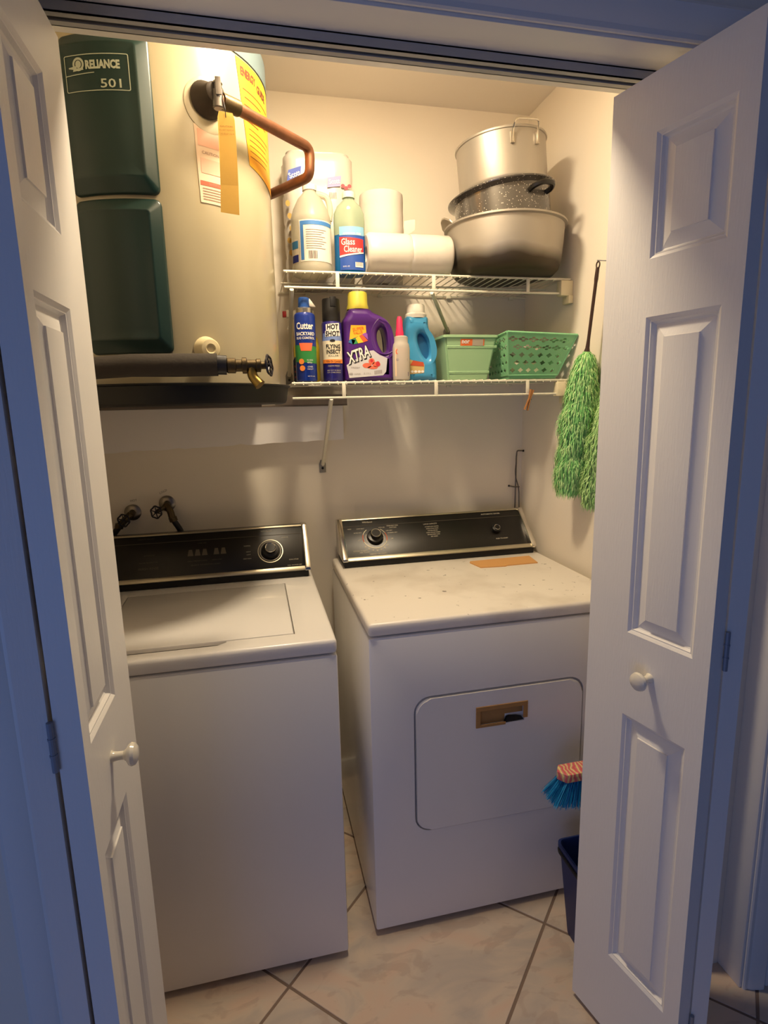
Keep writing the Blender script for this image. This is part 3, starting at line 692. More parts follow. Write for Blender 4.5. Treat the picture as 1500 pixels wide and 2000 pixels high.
bm = text(B(), 'HOT', .007, planemap(-.0008), -1.412, 1.158, rot=.06); tag(obj('wall_marking', bm, PENCIL, smooth=0), 'faint HOT pencilled on the wall above the left tap', 'marking')
bm = text(B(), 'COLD', .007, planemap(-.0008), -1.316, 1.183, rot=.45); tag(obj('wall_marking', bm, PENCIL, smooth=0), 'faint COLD pencilled on the wall above the right tap', 'marking')

# rod clipped in the wall corner
t = thing('wall_rod', 'thin grey metal rod clipped into the wall corner above the dryer', 'rod', (-.028, -.012, 1.10)); GM = M('grey_rod', (120, 112, 102), .4, .7)
obj('rod', tube(B(), bend([(-.004, -.018, 1.272), (-.026, -.014, 1.274), (-.028, -.013, 1.25), (-.030, -.013, 1.00)], .008), .0028, 8), GM, t, world=True)
obj('cord', tube(B(), bend([(-.028, -.017, 1.262), (-.035, -.018, 1.18), (-.018, -.02, 1.13), (-.014, -.02, 1.00)], .03), .002, 6), M('grey_cord', (96, 90, 84), .6), t, world=True)
obj('clip', tube(B(), bend([(-.050, -.004, 1.137), (-.034, -.020, 1.134), (-.016, -.018, 1.134), (-.010, -.003, 1.13)], .006), .0025, 6), GM, t, world=True)
obj('screw', lathe(B(), [(.004, 0), (.004, -.003), (.001, -.004)], 8, (-.051, -.001, 1.137), 'y'), BLACKM, t, world=True)
obj('screw', lathe(B(), [(.004, 0), (.004, -.004), (.001, -.005)], 8, (-.001, -.020, 1.272), 'x'), BLACKM, t, world=True)

# ------------------------------------------------------------------ upper shelf
def superell(a, b, n, m=40): 
    out = []
    for i in range(m):
        t = 2*PI*i/m; c, s = math.cos(t), math.sin(t)
        out.append((a*abs(c)**(2/n)*(1 if c >= 0 else -1), b*abs(s)**(2/n)*(1 if s >= 0 else -1)))
    return out
# wrapped pack of toilet rolls
FILM = M('white_wrapped_rolls', (208, 200, 188), .3, coat=.4, bump=.5, bscale=30)
pk = thing('toilet_roll_pack', 'tall plastic wrapped pack of white paper rolls with blue print behind the bottles', 'paper roll pack', (-.762, -.082, U0))
def packloop(z):
    k = 1-.045*abs(math.sin(PI*z/.0975))**.3*0 - (.03*(1-min(1, (abs((z % .0975)-.04875)-.04875)**2*0+abs(((z+.04875) % .0975)-.04875)/.012)))
    if z > .385: k *= .93
    if z > .395: k *= .80
    out = []
    for i in range(56):
        t = 2*PI*i/56; c, s = math.cos(t), math.sin(t)
        x = .108*abs(c)**.42*(1 if c >= 0 else -1); y = .072*abs(s)**.5*(1 if s >= 0 else -1)
        dent = 1-.09*math.exp(-(x/.018)**2) if abs(s) > .5 else 1-.07*math.exp(-(y/.018)**2)
        nz = noise.noise(Vector((x*30, y*30, z*25)))*.002
        out.append((x*dent*k+(nz if abs(c) > .5 else 0), y*dent*k+nz, z))
    return out
zs = [0, .006]+[.0975*i+o for i in range(4) for o in (.014, .030, .05, .07, .086, .0975)]+[.394, .3985]
zs = sorted(set(z for z in zs if z < .399)); obj('wrapped_rolls', rings(B(), [[(p[0], p[1], p[2]*.955) for p in packloop(z)] for z in zs], cap0=True), FILM, pk, smooth=60)
mpp = lambda u, v: (u, -.0995, v-U0)
def px(pt): return pt
F = lambda u, v: (u+.762, -.0735, (v-U0)*.935)
bm = B(); quad(bm, F, [(-.862, 2.136), (-.822, 2.152), (-.816, 2.190), (-.856, 2.174)]); obj('logo_patch', bm, M('logo_blue', (44, 74, 176), .5), pk)
bm = B(); quad(bm, F, [(-.740, 2.130), (-.700, 2.136), (-.696, 2.168), (-.738, 2.160)]); obj('logo_patch', bm, M('logo_lavender', (160, 150, 196), .5), pk)
F2 = lambda u, v: (u+.762, -.0745, (v-U0)*.935)
bm = B(); text(bm, 'Scott', .017, F2, -.838, 2.163, .036, rot=.38, bold=.02); obj('lettering', text(B(), 'Scott', .015, F2, -.718, 2.149, .034, rot=.15, bold=.02), M('white_print', (236, 232, 222), .5), pk, smooth=0); obj('lettering', bm, M('white_print', (236, 232, 222), .5), pk, smooth=0)
bm = B(); [disc(bm, F2, -.692+i*.010, 2.137-(i % 2)*.006, .0062, n=10) for i in range(3)]; obj('berry_print', bm, M('berry_red', (186, 62, 70), .5), pk)
bm = B(); [rect(bm, F2, -.735+i*.0035, 2.098, -.7335+i*.0035, 2.116) for i in range(7)]; obj('barcode', bm, M('barcode_grey', (120, 104, 96), .6), pk)
F3 = lambda u, v: (u+.762, -.0735, v-U0)
bm = B(); [disc(bm, F3, -.862+(i % 3)*.004, 2.06-i*.035, .007, .009, 8) for i in range(5)]; obj('yellow_print', bm, M('mustard_print', (176, 140, 60), .6), pk)

# clear plastic jug
jg = thing('plastic_jug', 'translucent white plastic jug with blue bordered label on the upper shelf', 'jug', (-.803, -.225, U0))
jr = .060
PLAS = M('milky_plastic', (226, 220, 200), .35, trans=.55, ior=1.3)
bm = B(); prof = [(.05, 0), (.057, .003), (jr, .012), (jr, .022), (.0585, .030), (.0585, .140), (jr, .148), (.058, .160), (.050, .185), (.036, .212), (.024, .225), (.019, .232), (.019, .238)]
obj('jug_body', lathe(bm, prof, 32), PLAS, jg)
obj('handle', tube(B(), bend([(.018, -.006, .228), (.050, -.010, .220), (.058, -.010, .190), (.054, -.008, .155)], .02), .009, 10), PLAS, jg)
obj('cap', lathe(B(), [(.021, .236), (.021, .250), (.018, .252)], 20), M('white_cap', (228, 222, 208), .4), jg)
m0 = lambda o: (lambda u, v: (( .0585+o)*math.sin(-.1+u/.0585), -(.0585+o)*math.cos(-.1+u/.0585), v-U0))
lb_ = obj('label', rect(B(), m0(.0008), -.036, 1.868, .075, 1.980, 14, 1), M('label_paper', (226, 218, 204), .5), jg)
bm = B(); rect(bm, m0(.0014), -.033, 1.966, .073, 1.977, 12, 1); rect(bm, m0(.0014), -.033, 1.872, -.023, 1.966, 2, 1); obj('label_border', bm, M('label_blue', (66, 122, 186), .5), lb_)
bm = B(); m3 = m0(.0017)
for i in range(9): rect(bm, m3, -.016, 1.952-i*.0062, .045-(i*7 % 5)*.004, 1.9536-i*.0062, 6, 1)
obj('small_print', bm, M('grey_print', (150, 140, 134), .6), lb_)
bm = B(); [rect(bm, m3, -.010+i*.0032, 1.875, -.0085+i*.0032+(i % 3)*.0004, 1.896) for i in range(8)]; obj('barcode', bm, M('barcode_dark', (90, 70, 66), .6), lb_)
bm = B(); rect(bm, m0(.0012), -.075, 1.866, -.040, 1.930, 5, 1); obj('back_label', bm, M('label_cream', (222, 212, 190), .5), jg)
bm = B(); rect(bm, m0(.0016), -.073, 1.905, -.042, 1.926, 5, 1); obj('label_panel', bm, M('label_teal', (66, 130, 176), .5), jg)
bm = B(); rect(bm, m0(.0016), -.073, 1.868, -.042, 1.888, 5, 1); obj('label_panel', bm, M('label_navy', (40, 48, 120), .5), jg)

# glass cleaner
gc = thing('cleaner_bottle', 'clear bottle of blue glass cleaner with red label beside the jug', 'bottle', (-.692, -.245, U0), -.12)
def oval(bm, prof, ratio, n=32):
    return rings(bm, [[(r*math.cos(2*PI*i/n)*1.0, r*(ratio+(1-ratio)*max(0, 1-r/.046))*math.sin(2*PI*i/n), z) for i in range(n)] for r, z in prof], cap0=True)
sh = [(.040, 0), (.0455, .004), (.0465, .012), (.0455, .06), (.0455, .112), (.0462, .150), (.045, .172), (.036, .192), (.022, .205), (.0165, .211), (.0165, .218)]
obj('liquid_filled_base', oval(B(), sh[:5], .62), M('blue_liquid', (16, 104, 168), .12, trans=.35, ior=1.2, coat=.3), gc)
obj('bottle_shell', oval(B(), sh[4:], .62), M('clear_pet', (188, 206, 180), .12, trans=.6, ior=1.15, coat=.3), gc)
obj('cap', lathe(B(), [(.0185, .215), (.0185, .229), (.017, .232)], 24), M('pale_cap', (206, 214, 190), .4), gc)
def ov(o):
    def f(u, v):
        a = u/.042; return ((.0462+o)*math.sin(a), -(.0462*.64+o)*math.cos(a), v)
    return f
lg = obj('label', rect(B(), ov(.0008), -.030, .012, .044, .132, 14, 2), M('deep_blue_label', (40, 78, 160), .4), gc)
bm = rect(B(), ov(.0014), -.030, .108, .044, .132, 12, 1); obj('label_top', bm, M('sky_label', (128, 178, 208), .5), lg)
bm = quad(B(), ov(.0016), [(-.030, .050), (.040, .062), (.040, .098), (-.030, .104)], 12, 1); obj('label_red', bm, M('label_red', (196, 52, 52), .5), lg)
bm = B(); text(bm, 'Glass', .018, ov(.0022), -.006, .090, .036, bold=.01); text(bm, 'Cleaner', .018, ov(.0022), .008, .070, .050, bold=.01); text(bm, '33.8 FL. OZ', .004, ov(.002), -.012, .022, .018)
quad(bm, ov(.002), [(-.030, .047), (.040, .060), (.040, .063), (-.030, .052)], 8, 1)
text(bm, 'AMMONIA FREE', .006, ov(.002), .006, .112, .05); obj('lettering', bm, M('white_print', (236, 232, 222), .5), lg, smooth=0)
bm = rect(B(), ov(.0018), .012, .020, .037, .034, 4, 1); obj('barcode', bm, M('white_print', (236, 232, 222), .5), lg)
bm = B(); [rect(bm, ov(.0022), .014+i*.0026, .023, .0152+i*.0026, .034) for i in range(8)]; obj('barcode', bm, M('barcode_dark', (90, 70, 66), .6), lg)

# loose paper rolls
PAP = M('white_tissue', (212, 204, 192), .95, bump=.35, bscale=90)
def roll(name, label, r, L, loc, flap=False):
    t = thing(name, label, 'paper roll', loc)
    bm = B(); pr = [(.021, .002), (r-.006, 0), (r-.001, .003), (r, .010)]+[(r+.0006*math.sin(i*2.1), .010+(L-.02)*i/8) for i in range(1, 8)]+[(r, L-.010), (r-.001, L-.003), (r-.006, L), (.021, L-.002), (.021, .002)]
    obj('paper', lathe(bm, pr, 40, cap=False), PAP, t, smooth=50)
    obj('core', lathe(B(), [(.020, .003), (.020, L-.003), (.0185, L-.003), (.0185, .003), (.020, .003)], 24, cap=False), M('card_core', (176, 150, 120), .9), t)
    if flap: obj('loose_sheet', rings(B(), [[(r-.004, -.030, L*.10), (r+.006, -.034, L*.08), (r+.007, -.036, L*.30), (r-.003, -.030, L*.40)], [(r+.020, -.036, L*.18), (r+.030, -.040, L*.2), (r+.030, -.042, L*.42), (r+.018, -.037, L*.42)]], cap0=True), PAP, t, smooth=60)
    return t
roll('toilet_roll', 'lower upright white paper roll, mostly hidden behind the lying rolls', .066, .134, (-.567, -.130, U0))
roll('toilet_roll', 'upright white paper roll with a loose sheet, standing above the lying pair', .069, .134, (-.567, -.130, U0+.1345), True)
t = thing('wrapped_roll_pair', 'two white paper rolls wrapped end to end, lying across the upper shelf front', 'paper roll', (-.518, -.262, U0+.0605))
def rl(x):
    r = .0592-(.0022*math.exp(-((x-.0)/.004)**2))
    e = min(x+.131, .131-x); r -= .008*max(0, 1-e/.010)**2
    return r
xs = [-.131, -.1295, -.127, -.122, -.09, -.06, -.03, -.012, -.005, -.002, 0, .002, .005, .012, .03, .06, .09, .122, .127, .1295, .131]
bm = rings(B(), [[(x, rl(x)*math.cos(2*PI*i/44)*(1+.012*noise.noise(Vector((x*20, i*.5, 0)))), rl(x)*math.sin(2*PI*i/44)) for i in range(44)] for x in xs], cap0=False, cap1=False)
obj('wrapped_rolls', bm, FILM, t, smooth=60)
for sx in (-1, 1):
    bm = rings(B(), [[(sx*x, r*math.cos(2*PI*i/44), r*math.sin(2*PI*i/44)) for i in range(44)] for x, r in ((.131, .0512), (.1305, .045), (.129, .022), (.110, .019))])
    obj('roll_end', bm, PAP, t, smooth=60)
obj('film_seam', tube(B(), [(.0005, -.0585*math.cos(a), .0585*math.sin(a)) for a in [math.radians(-20+i*8) for i in range(16)]], .0009, 5), M('seam_grey', (190, 176, 160), .4), t)

# pots
ALU = M('worn_aluminium', (192, 184, 170), .34, .82, var=.12, vscale=8, bump=.05, bscale=60)
def alu_soot(name, z0, z1):
    m = M(name, (186, 178, 164), .5, .6, bump=.06, bscale=50); nt = m.node_tree; b = nt.nodes['Principled BSDF']
    tc = nt.nodes.new('ShaderNodeTexCoord'); sp = nt.nodes.new('ShaderNodeSeparateXYZ'); n = nt.nodes.new('ShaderNodeTexNoise'); n.inputs['Scale'].default_value = 7
    ad = nt.nodes.new('ShaderNodeMath'); ad.operation = 'MULTIPLY_ADD'; ad.inputs[1].default_value = .06
    r = nt.nodes.new('ShaderNodeMapRange'); r.inputs['From Min'].default_value = z0; r.inputs['From Max'].default_value = z1
    mx = nt.nodes.new('ShaderNodeMix'); mx.data_type = 'RGBA'; mx.inputs[6].default_value = (*s2l((74, 66, 54)), 1); mx.inputs[7].default_value = (*s2l((166, 159, 148)), 1)
    for a, c in ((tc.outputs['Object'], sp.inputs[0]), (tc.outputs['Object'], n.inputs['Vector']), (n.outputs['Fac'], ad.inputs[0]), (sp.outputs['Z'], ad.inputs[2]), (ad.outputs[0], r.inputs['Value']), (r.outputs[0], mx.inputs[0]), (mx.outputs[2], b.inputs['Base Color'])): nt.links.new(a, c)
    return m
t = thing('stock_pot', 'largest dull aluminium pot, at the bottom of the stack', 'pot', (-.207, -.268, U0))
bp = [(.001, 0), (.130, 0), (.150, .004), (.164, .018), (.171, .040), (.176, .090), (.179, .140), (.187, .143), (.187, .148), (.176, .149), (.173, .135), (.168, .040), (.150, .012), (.001, .006)]
obj('pot_body', lathe(B(), bp, 64, cap=False), alu_soot('sooty_aluminium', .060, .098), t, smooth=40)
for a_ in (-4, 176):
    a = math.radians(a_); hb = B()
    prism(hb, [(.178, -.048), (.188, -.044), (.199, -.020), (.201, 0), (.199, .020), (.188, .044), (.178, .048)], .143, .149, 'z', .001)
    for v in hb.verts: v.co.z += max(0, v.co.x-.180)*1.1
    hb.transform(Matrix.Rotation(a, 4, 'Z')); 
    obj('handle', hb, ALU, t)
SPK = M('speckled_enamel', (38, 36, 36), .2, coat=.6)
nt = SPK.node_tree; b_ = nt.nodes['Principled BSDF']; tc = nt.nodes.new('ShaderNodeTexCoord'); vo = nt.nodes.new('ShaderNodeTexVoronoi'); vo.inputs['Scale'].default_value = 150
r1 = nt.nodes.new('ShaderNodeMapRange'); r1.inputs['From Min'].default_value = .16; r1.inputs['From Max'].default_value = .24; r1.inputs['To Min'].default_value = 1; r1.inputs['To Max'].default_value = 0
n1 = nt.nodes.new('ShaderNodeTexNoise'); n1.inputs['Scale'].default_value = 22; r2 = nt.nodes.new('ShaderNodeMapRange'); r2.inputs['From Min'].default_value = .34; r2.inputs['From Max'].default_value = .52
mu = nt.nodes.new('ShaderNodeMath'); mu.operation = 'MULTIPLY'; mx = nt.nodes.new('ShaderNodeMix'); mx.data_type = 'RGBA'; mx.inputs[6].default_value = (*s2l((84, 79, 73)), 1); mx.inputs[7].default_value = (*s2l((205, 198, 184)), 1)
for a, c in ((tc.outputs['Object'], vo.inputs['Vector']), (vo.outputs['Distance'], r1.inputs[0]), (tc.outputs['Object'], n1.inputs['Vector']), (n1.outputs[0], r2.inputs[0]), (r1.outputs[0], mu.inputs[0]), (r2.outputs[0], mu.inputs[1]), (mu.outputs[0], mx.inputs[0]), (mx.outputs[2], b_.inputs['Base Color'])): nt.links.new(a, c)
t = thing('enamel_pot', 'black speckled enamel pot with flared rim in the middle of the stack', 'pot', (-.200, -.262, U0+.107))
t.rotation_euler = (math.radians(-3), math.radians(-7), 0)
bp = [(.001, 0), (.115, 0), (.132, .006), (.139, .022), (.143, .060), (.145, .124), (.1625, .132), (.1635, .135), (.161, .137), (.144, .130), (.140, .06), (.134, .024), (.12, .010), (.001, .005)]
obj('pot_body', lathe(B(), bp, 64, cap=False), SPK, t, smooth=40)
for a_ in (-68, 112):
    a = math.radians(a_); hb = B()
    tube(hb, bend([(.142, -.036, .098), (.160, -.038, .102), (.180, -.022, .107), (.183, 0, .108), (.180, .022, .107), (.160, .038, .102), (.142, .036, .098)], .02, 5), .0075, 8)
    hb.transform(Matrix.Rotation(a, 4, 'Z')); obj('handle', hb, BLACKP, t)
t = thing('saucepot', 'bright aluminium pot with wire handles on top of the stack', 'pot', (-.211, -.262, U0+.2485))
t.rotation_euler = (math.radians(-1.5), math.radians(-4.5), 0)
bp = [(.001, 0), (.127, 0), (.131, .004), (.1325, .012), (.1335, .128), (.1365, .129), (.1375, .132), (.1365, .135), (.1335, .134), (.131, .120), (.130, .012), (.001, .003)]
obj('pot_body', lathe(B(), bp, 72, cap=False), M('bright_aluminium', (176, 170, 160), .42, .62, bump=.03, bscale=30), t, smooth=40)
for a_ in (-84, 96):
    a = math.radians(a_); hb = B()
    tube(hb, bend([(.1330, -.040, .090), (.136, -.040, .116), (.150, -.038, .142), (.150, .038, .142), (.136, .040, .116), (.1330, .040, .090)], .012, 5), .0026, 8)
    hb.transform(Matrix.Rotation(a, 4, 'Z')); ho = obj('handle', hb, CHROME, t)
    for s_ in (-1, 1):
        pb = box(B(), .1275, .040*s_-.006, .086, .1345, .040*s_+.006, .116, .001); pb.transform(Matrix.Rotation(a, 4, 'Z')); obj('handle_plate', pb, ALU, ho)

# ------------------------------------------------------------------ lower shelf
def can(name, label, x, y, r, hb, mat, rz=0):
    t = thing(name, label, 'spray can', (x, y, L0), rz)
    obj('can_body', lathe(B(), [(r-.004, 0), (r-.001, .001), (r, .004), (r, hb-.012), (r*.95, hb-.006), (r*.72, hb)], 32), mat, t); return t
x1, y1, r1_ = -.840, -.283, .031
c = can('spray_can', 'blue spray can with green band and orange dots, leftmost on the lower shelf', x1, y1, r1_, .196, M('can_blue', (28, 54, 142), .3, .2, coat=.3))
obj('collar', lathe(B(), [(.0245, .190), (.0245, .206), (.018, .210)], 28), M('satin_silver', (196, 190, 176), .25, .9), c)
cb = B(); lathe(cb, [(.0165, .206), (.0175, .210), (.0165, .222), (.0160, .236), (.012, .238)], 20); obj('spray_cap', cb, M('cap_blue', (40, 84, 160), .4), c)
obj('spray_trigger', prism(B(), [(.012, .214), (.034, .212), (.016, .236)], -.006, .006, 'y', .001), M('white_cap', (228, 222, 208), .4), c)
cm_ = lambda o: (lambda u, v: ((r1_+o)*math.sin(-.09+u/r1_), -(r1_+o)*math.cos(-.09+u/r1_), v))
bm = B(); quad(bm, cm_(.0006), [(-.040, .056), (.040, .050), (.044, .098), (-.044, .104)], 14, 1); gb = obj('green_band', bm, M('can_green', (52, 132, 66), .4), c)
bm = B(); quad(bm, cm_(.0011), [(-.014, .086), (.016, .086), (.021, .108), (-.019, .108)], 6, 1); obj('orange_patch', bm, M('can_coral', (238, 112, 70), .5), c)
bm = B(); disc(bm, cm_(.0016), -.014, .056, .0080); disc(bm, cm_(.0016), -.012, .037, .0080); obj('orange_dot', bm, M('can_orange', (240, 140, 60), .5), c)
bm = B(); text(bm, 'Cutter', .020, cm_(.001), .0, .156, .052, bold=.03); text(bm, 'BACKYARD', .010, cm_(.001), .001, .134, .056, bold=.03); text(bm, 'BUG CONTROL', .007, cm_(.001), .001, .122, .056, bold=.02)
text(bm, 'KILLS BUGS', .004, cm_(.001), .011, .060, .018); text(bm, 'REPELS', .004, cm_(.001), .010, .053, .014); text(bm, 'COVERS', .004, cm_(.001), .011, .041, .016); text(bm, '5,000 SQ FT', .004, cm_(.001), .011, .034, .018); text(bm, 'NET WT 16 OZ', .003, cm_(.001), .014, .014, .022)
obj('lettering', bm, M('white_print', (236, 232, 222), .5), c, smooth=0)
x2, r2_ = -.757, .0305
c = can('spray_can', 'black capped insect spray can with white label and orange stripe', x2, -.255, r2_, .178, M('can_violet', (46, 40, 120), .3, .2, coat=.3))
obj('cap', lathe(B(), [(.0265, .172), (.027, .176), (.0262, .236), (.0245, .240), (.001, .240)], 28, cap=False), BLACKM, c)
obj('spray_nozzle', box(B(), -.006, -.028, .215, .012, -.016, .244, .002), BLACKM, c)
cm2_ = lambda o: (lambda u, v: ((r2_+o)*math.sin(-.13+u/r2_), -(r2_+o)*math.cos(-.13+u/r2_), v))
bm = rect(B(), cm2_(.0006), -.036, .056, .036, .118, 14, 1); obj('label', bm, M('can_cream', (232, 220, 190), .5), c)
bm = quad(B(), cm2_(.0005), [(-.036, .118), (.036, .118), (.030, .140), (-.030, .140)], 12, 1); obj('label_sky', bm, M('can_skyblue', (120, 142, 196), .5), c)
bm = rect(B(), cm2_(.0010), -.036, .053, .036, .064, 14, 1); obj('orange_stripe', bm, M('can_orange', (240, 140, 60), .5), c)
bm = B(); quad(bm, cm2_(.0010), [(-.021, .129), (.026, .132), (.026, .150), (-.021, .146)], 6, 1); quad(bm, cm2_(.0010), [(-.018, .146), (.024, .149), (.024, .169), (-.018, .165)], 6, 1); obj('logo_patch', bm, M('white_print', (236, 232, 222), .5), c)
bm = B(); text(bm, 'HOT', .0155, cm2_(.0016), .003, .1575, .034, shear=.1, bold=.03); text(bm, 'SHOT', .0150, cm2_(.0016), .002, .1385, .042, shear=.1, bold=.03)
text(bm, 'FLYING', .0125, cm2_(.0014), .003, .1015, .044, bold=.03); text(bm, 'INSECT', .0125, cm2_(.0014), .003, .0865, .044, bold=.03); text(bm, 'KILLER', .005, cm2_(.0014), .003, .0745, .030); text(bm, 'Kills On Contact', .006, cm2_(.0014), .003, .0585, .044)
disc(bm, cm2_(.0014), .001, .118, .008, .004, 10); obj('lettering', bm, M('black_print', (26, 24, 26), .6), c, smooth=0)
bm = B(); text(bm, 'CLEAN FRESH', .0045, cm2_(.001), .003, .045, .036); text(bm, 'KEEP OUT OF REACH', .0035, cm2_(.001), .003, .032, .042); text(bm, 'OF CHILDREN', .0035, cm2_(.001), .003, .026, .042); obj('lettering', bm, M('pale_print', (190, 180, 160), .6), c, smooth=0)
c = can('spray_can', 'dark spray can half hidden behind the black capped insect spray', -.747, -.190, .029, .178, M('can_dark', (34, 30, 60), .35, .2))
obj('cap', lathe(B(), [(.0255, .172), (.026, .176), (.0255, .236), (.023, .240), (.001, .240)], 28, cap=False), BLACKM, c)
# yellow trigger spray bottle behind
c = thing('trigger_bottle', 'yellow trigger spray bottle with red nozzle behind the leftmost can', 'bottle', (-.822, -.120, L0))
obj('bottle_body', rings(B(), [[(x*k, y*k, z) for x, y in superell(.042, .028, 3)] for k, z in ((.9, 0), (1, .006), (1, .11), (.9, .14), (.55, .165), (.38, .175), (.38, .19))], cap0=True), M('bottle_yellow', (206, 176, 48), .4), c)
hd = B(); box(hd, -.060, -.012, .205, .028, .012, .228, .004); box(hd, -.016, -.016, .186, .016, .016, .208, .003)
hh = obj('trigger_head', hd, M('white_cap', (228, 222, 208), .4), c)
obj('nozzle', box(B(), -.071, -.009, .207, -.0585, .009, .225, .002), M('nozzle_red', (176, 40, 40), .4), hh)
obj('trigger', tube(B(), bend([(-.040, 0, .206), (-.046, 0, .190), (-.056, 0, .170)], .01), .004, 8), M('white_cap', (228, 222, 208), .4), hh)
# small dark striped bottle behind the blue can
c = thing('small_bottle', 'small dark striped bottle peeking out left of the blue can', 'bottle', (-.846, -.190, L0))
obj('bottle_body', rings(B(), [[(x*k, y*k, z) for x, y in superell(.026, .018, 3)] for k, z in ((.95, 0), (1, .004), (1, .068), (.8, .078), (.5, .082))], cap0=True), M('dark_teal', (44, 58, 76), .4), c)
bm = B(); [rect(bm, lambda u, v: (u, -.0188, v), -.024, a, .022, a+.006) for a in (.014, .030, .046)]; obj('stripe', bm, M('muted_red', (120, 60, 70), .5), c)

# purple detergent bottle
PUR = M('purple_plastic', (84, 42, 122), .28, coat=.2)
xq = lambda px_: (px_-719.5)*.00161; zq = lambda py: (742-py)*.00156
t = thing('detergent_bottle', 'purple laundry detergent bottle with yellow cap and big handle', 'bottle', (xq(719.5)-.6425, -.225, L0))
ou = smooth_loop([(xq(a), zq(b)) for a, b in ((683, 606), (679, 615), (673, 624), (671, 636), (671, 690), (671, 732), (674, 741.5), (700, 742), (740, 742), (764, 741.5), (768, 732), (768.5, 690), (767.5, 664), (764.5, 642), (757, 626), (744, 617), (730, 611), (724, 606), (716, 603), (691, 603))], 4)
hol = smooth_loop([(xq(a), zq(b)) for a, b in ((742, 640), (736, 650), (736, 664), (741, 678), (748, 687), (754, 683), (755, 668), (752, 650), (748, 641))][::-1], 5)
obj('bottle_body', curve_solid([ou, hol], .020, .020, 4), PUR, t, smooth=50)
obj('cap', lathe(B(), [(.0335, zq(604)), (.0335, zq(600)), (.0305, zq(594)), (.0295, zq(574)), (.027, zq(571.5)), (.001, zq(571.5))], 36, (xq(702.5), 0, 0), cap=False), M('cap_yellow', (208, 194, 74), .4), t)
obj('handle_rim', tube(B(), [(xq(a), -.0385, zq(b)) for a, b in smooth_loop([(744, 626), (730, 633), (723, 650), (724, 672), (732, 685), (748, 690.5), (762, 686), (766, 676)][:8], 3)[:22]], .0022, 8), PUR, t)
mq = lambda o: (lambda a, b: (xq(a), -.0402-o, zq(b)))
tt = lambda s, h, a, b, w, o=.0016, **k: None
WP = M('white_print', (236, 232, 222), .5)
bm = B(); poly = [(672, 711), (678, 735), (745, 730), (752, 722), (753.5, 697), (735, 691), (722, 678), (718, 700)]
bm.faces.new([bm.verts.new(mq(.0002)(a, b)) for a, b in [(673.5, 711), (678, 735.5), (744, 731), (750, 724), (753, 698), (738, 692), (726, 683), (719, 684)]]); obj('label', bm, M('label_lilac', (206, 204, 206), .5), t)
bm = B(); quad(bm, mq(.0002), [(680, 664), (713, 650), (712.5, 636), (684, 636)]); obj('label_yellow', bm, M('label_yellow', (240, 186, 48), .5), t)
for nm, col, c4 in (('rainbow_stripe', (52, 116, 168), [(678, 668), (688, 672), (692, 664), (682, 662)]), ('rainbow_stripe', (58, 148, 84), [(686, 672), (697, 670), (692, 661), (684, 662)]), ('rainbow_stripe', (226, 196, 52), [(697, 670), (707, 668), (699, 656), (692, 660)]), ('rainbow_stripe', (226, 96, 50), [(707, 668), (716, 665), (705, 653), (699, 656)]), ('rainbow_stripe', (150, 84, 176), [(716, 663), (715, 652), (711, 650), (705, 653)])):
    obj(nm, quad(B(), mq(.0006), c4), M('r%d%d' % (col[0], col[1]), col, .5), t)
SZ = .00161
def ptext(bm, s, hpx, a, b, wpx, o=.001, **k): return text(bm, s, hpx*SZ, lambda u, v: (u, -.0402-o, v), xq(a), zq(b), wpx*SZ, **k)
bm = B(); ptext(bm, 'XTRA', 25, 696, 692, 48, .0010, rot=.34, shear=.28, bold=.075); obj('lettering', bm, M('black_print', (26, 24, 26), .6), t, smooth=0)
bm = B(); ptext(bm, 'XTRA', 22, 695.5, 691.5, 45, .0016, rot=.34, shear=.28, bold=.02); obj('lettering', bm, WP, t, smooth=0)
bm = B(); ptext(bm, 'SUPER', 6, 698, 643, 22, .001, rot=.15, bold=.02); ptext(bm, 'VALUE', 5, 697, 650, 18, .001, rot=.15, bold=.02); obj('lettering', bm, M('orange_print', (224, 110, 30), .6), t, smooth=0)
bm = B(); m_ = mq(.0007)
for a, b, ra, rb in ((713, 712, 9, 5), (722, 704, 6, 6), (731, 710, 8, 5), (724, 716, 10, 3)): disc(bm, m_, a, b, ra, rb, 14)
obj('flower_print', bm, M('flower_coral', (226, 112, 84), .5), t); bm = B(); disc(bm, mq(.001), 734, 709, 4, 5); disc(bm, mq(.001), 722, 703, 3, 3); obj('flower_print', bm, M('flower_red', (206, 52, 60), .5), t)
bm = B(); ptext(bm, '48', 5, 681, 728, 7); ptext(bm, 'LOADS', 3, 694, 728, 11); ptext(bm, '2.13 L', 3, 713, 727, 14); ptext(bm, 'FRESH', 3, 690, 716, 16)
for i in range(9): quad(bm, mq(.001), [(727+i*1.7, 729-i*.2), (728+i*1.7, 729-i*.2), (728+i*1.7, 722-i*.2), (727+i*1.7, 722-i*.2)])
obj('lettering', bm, M('grey_print', (120, 112, 118), .6), t, smooth=0)

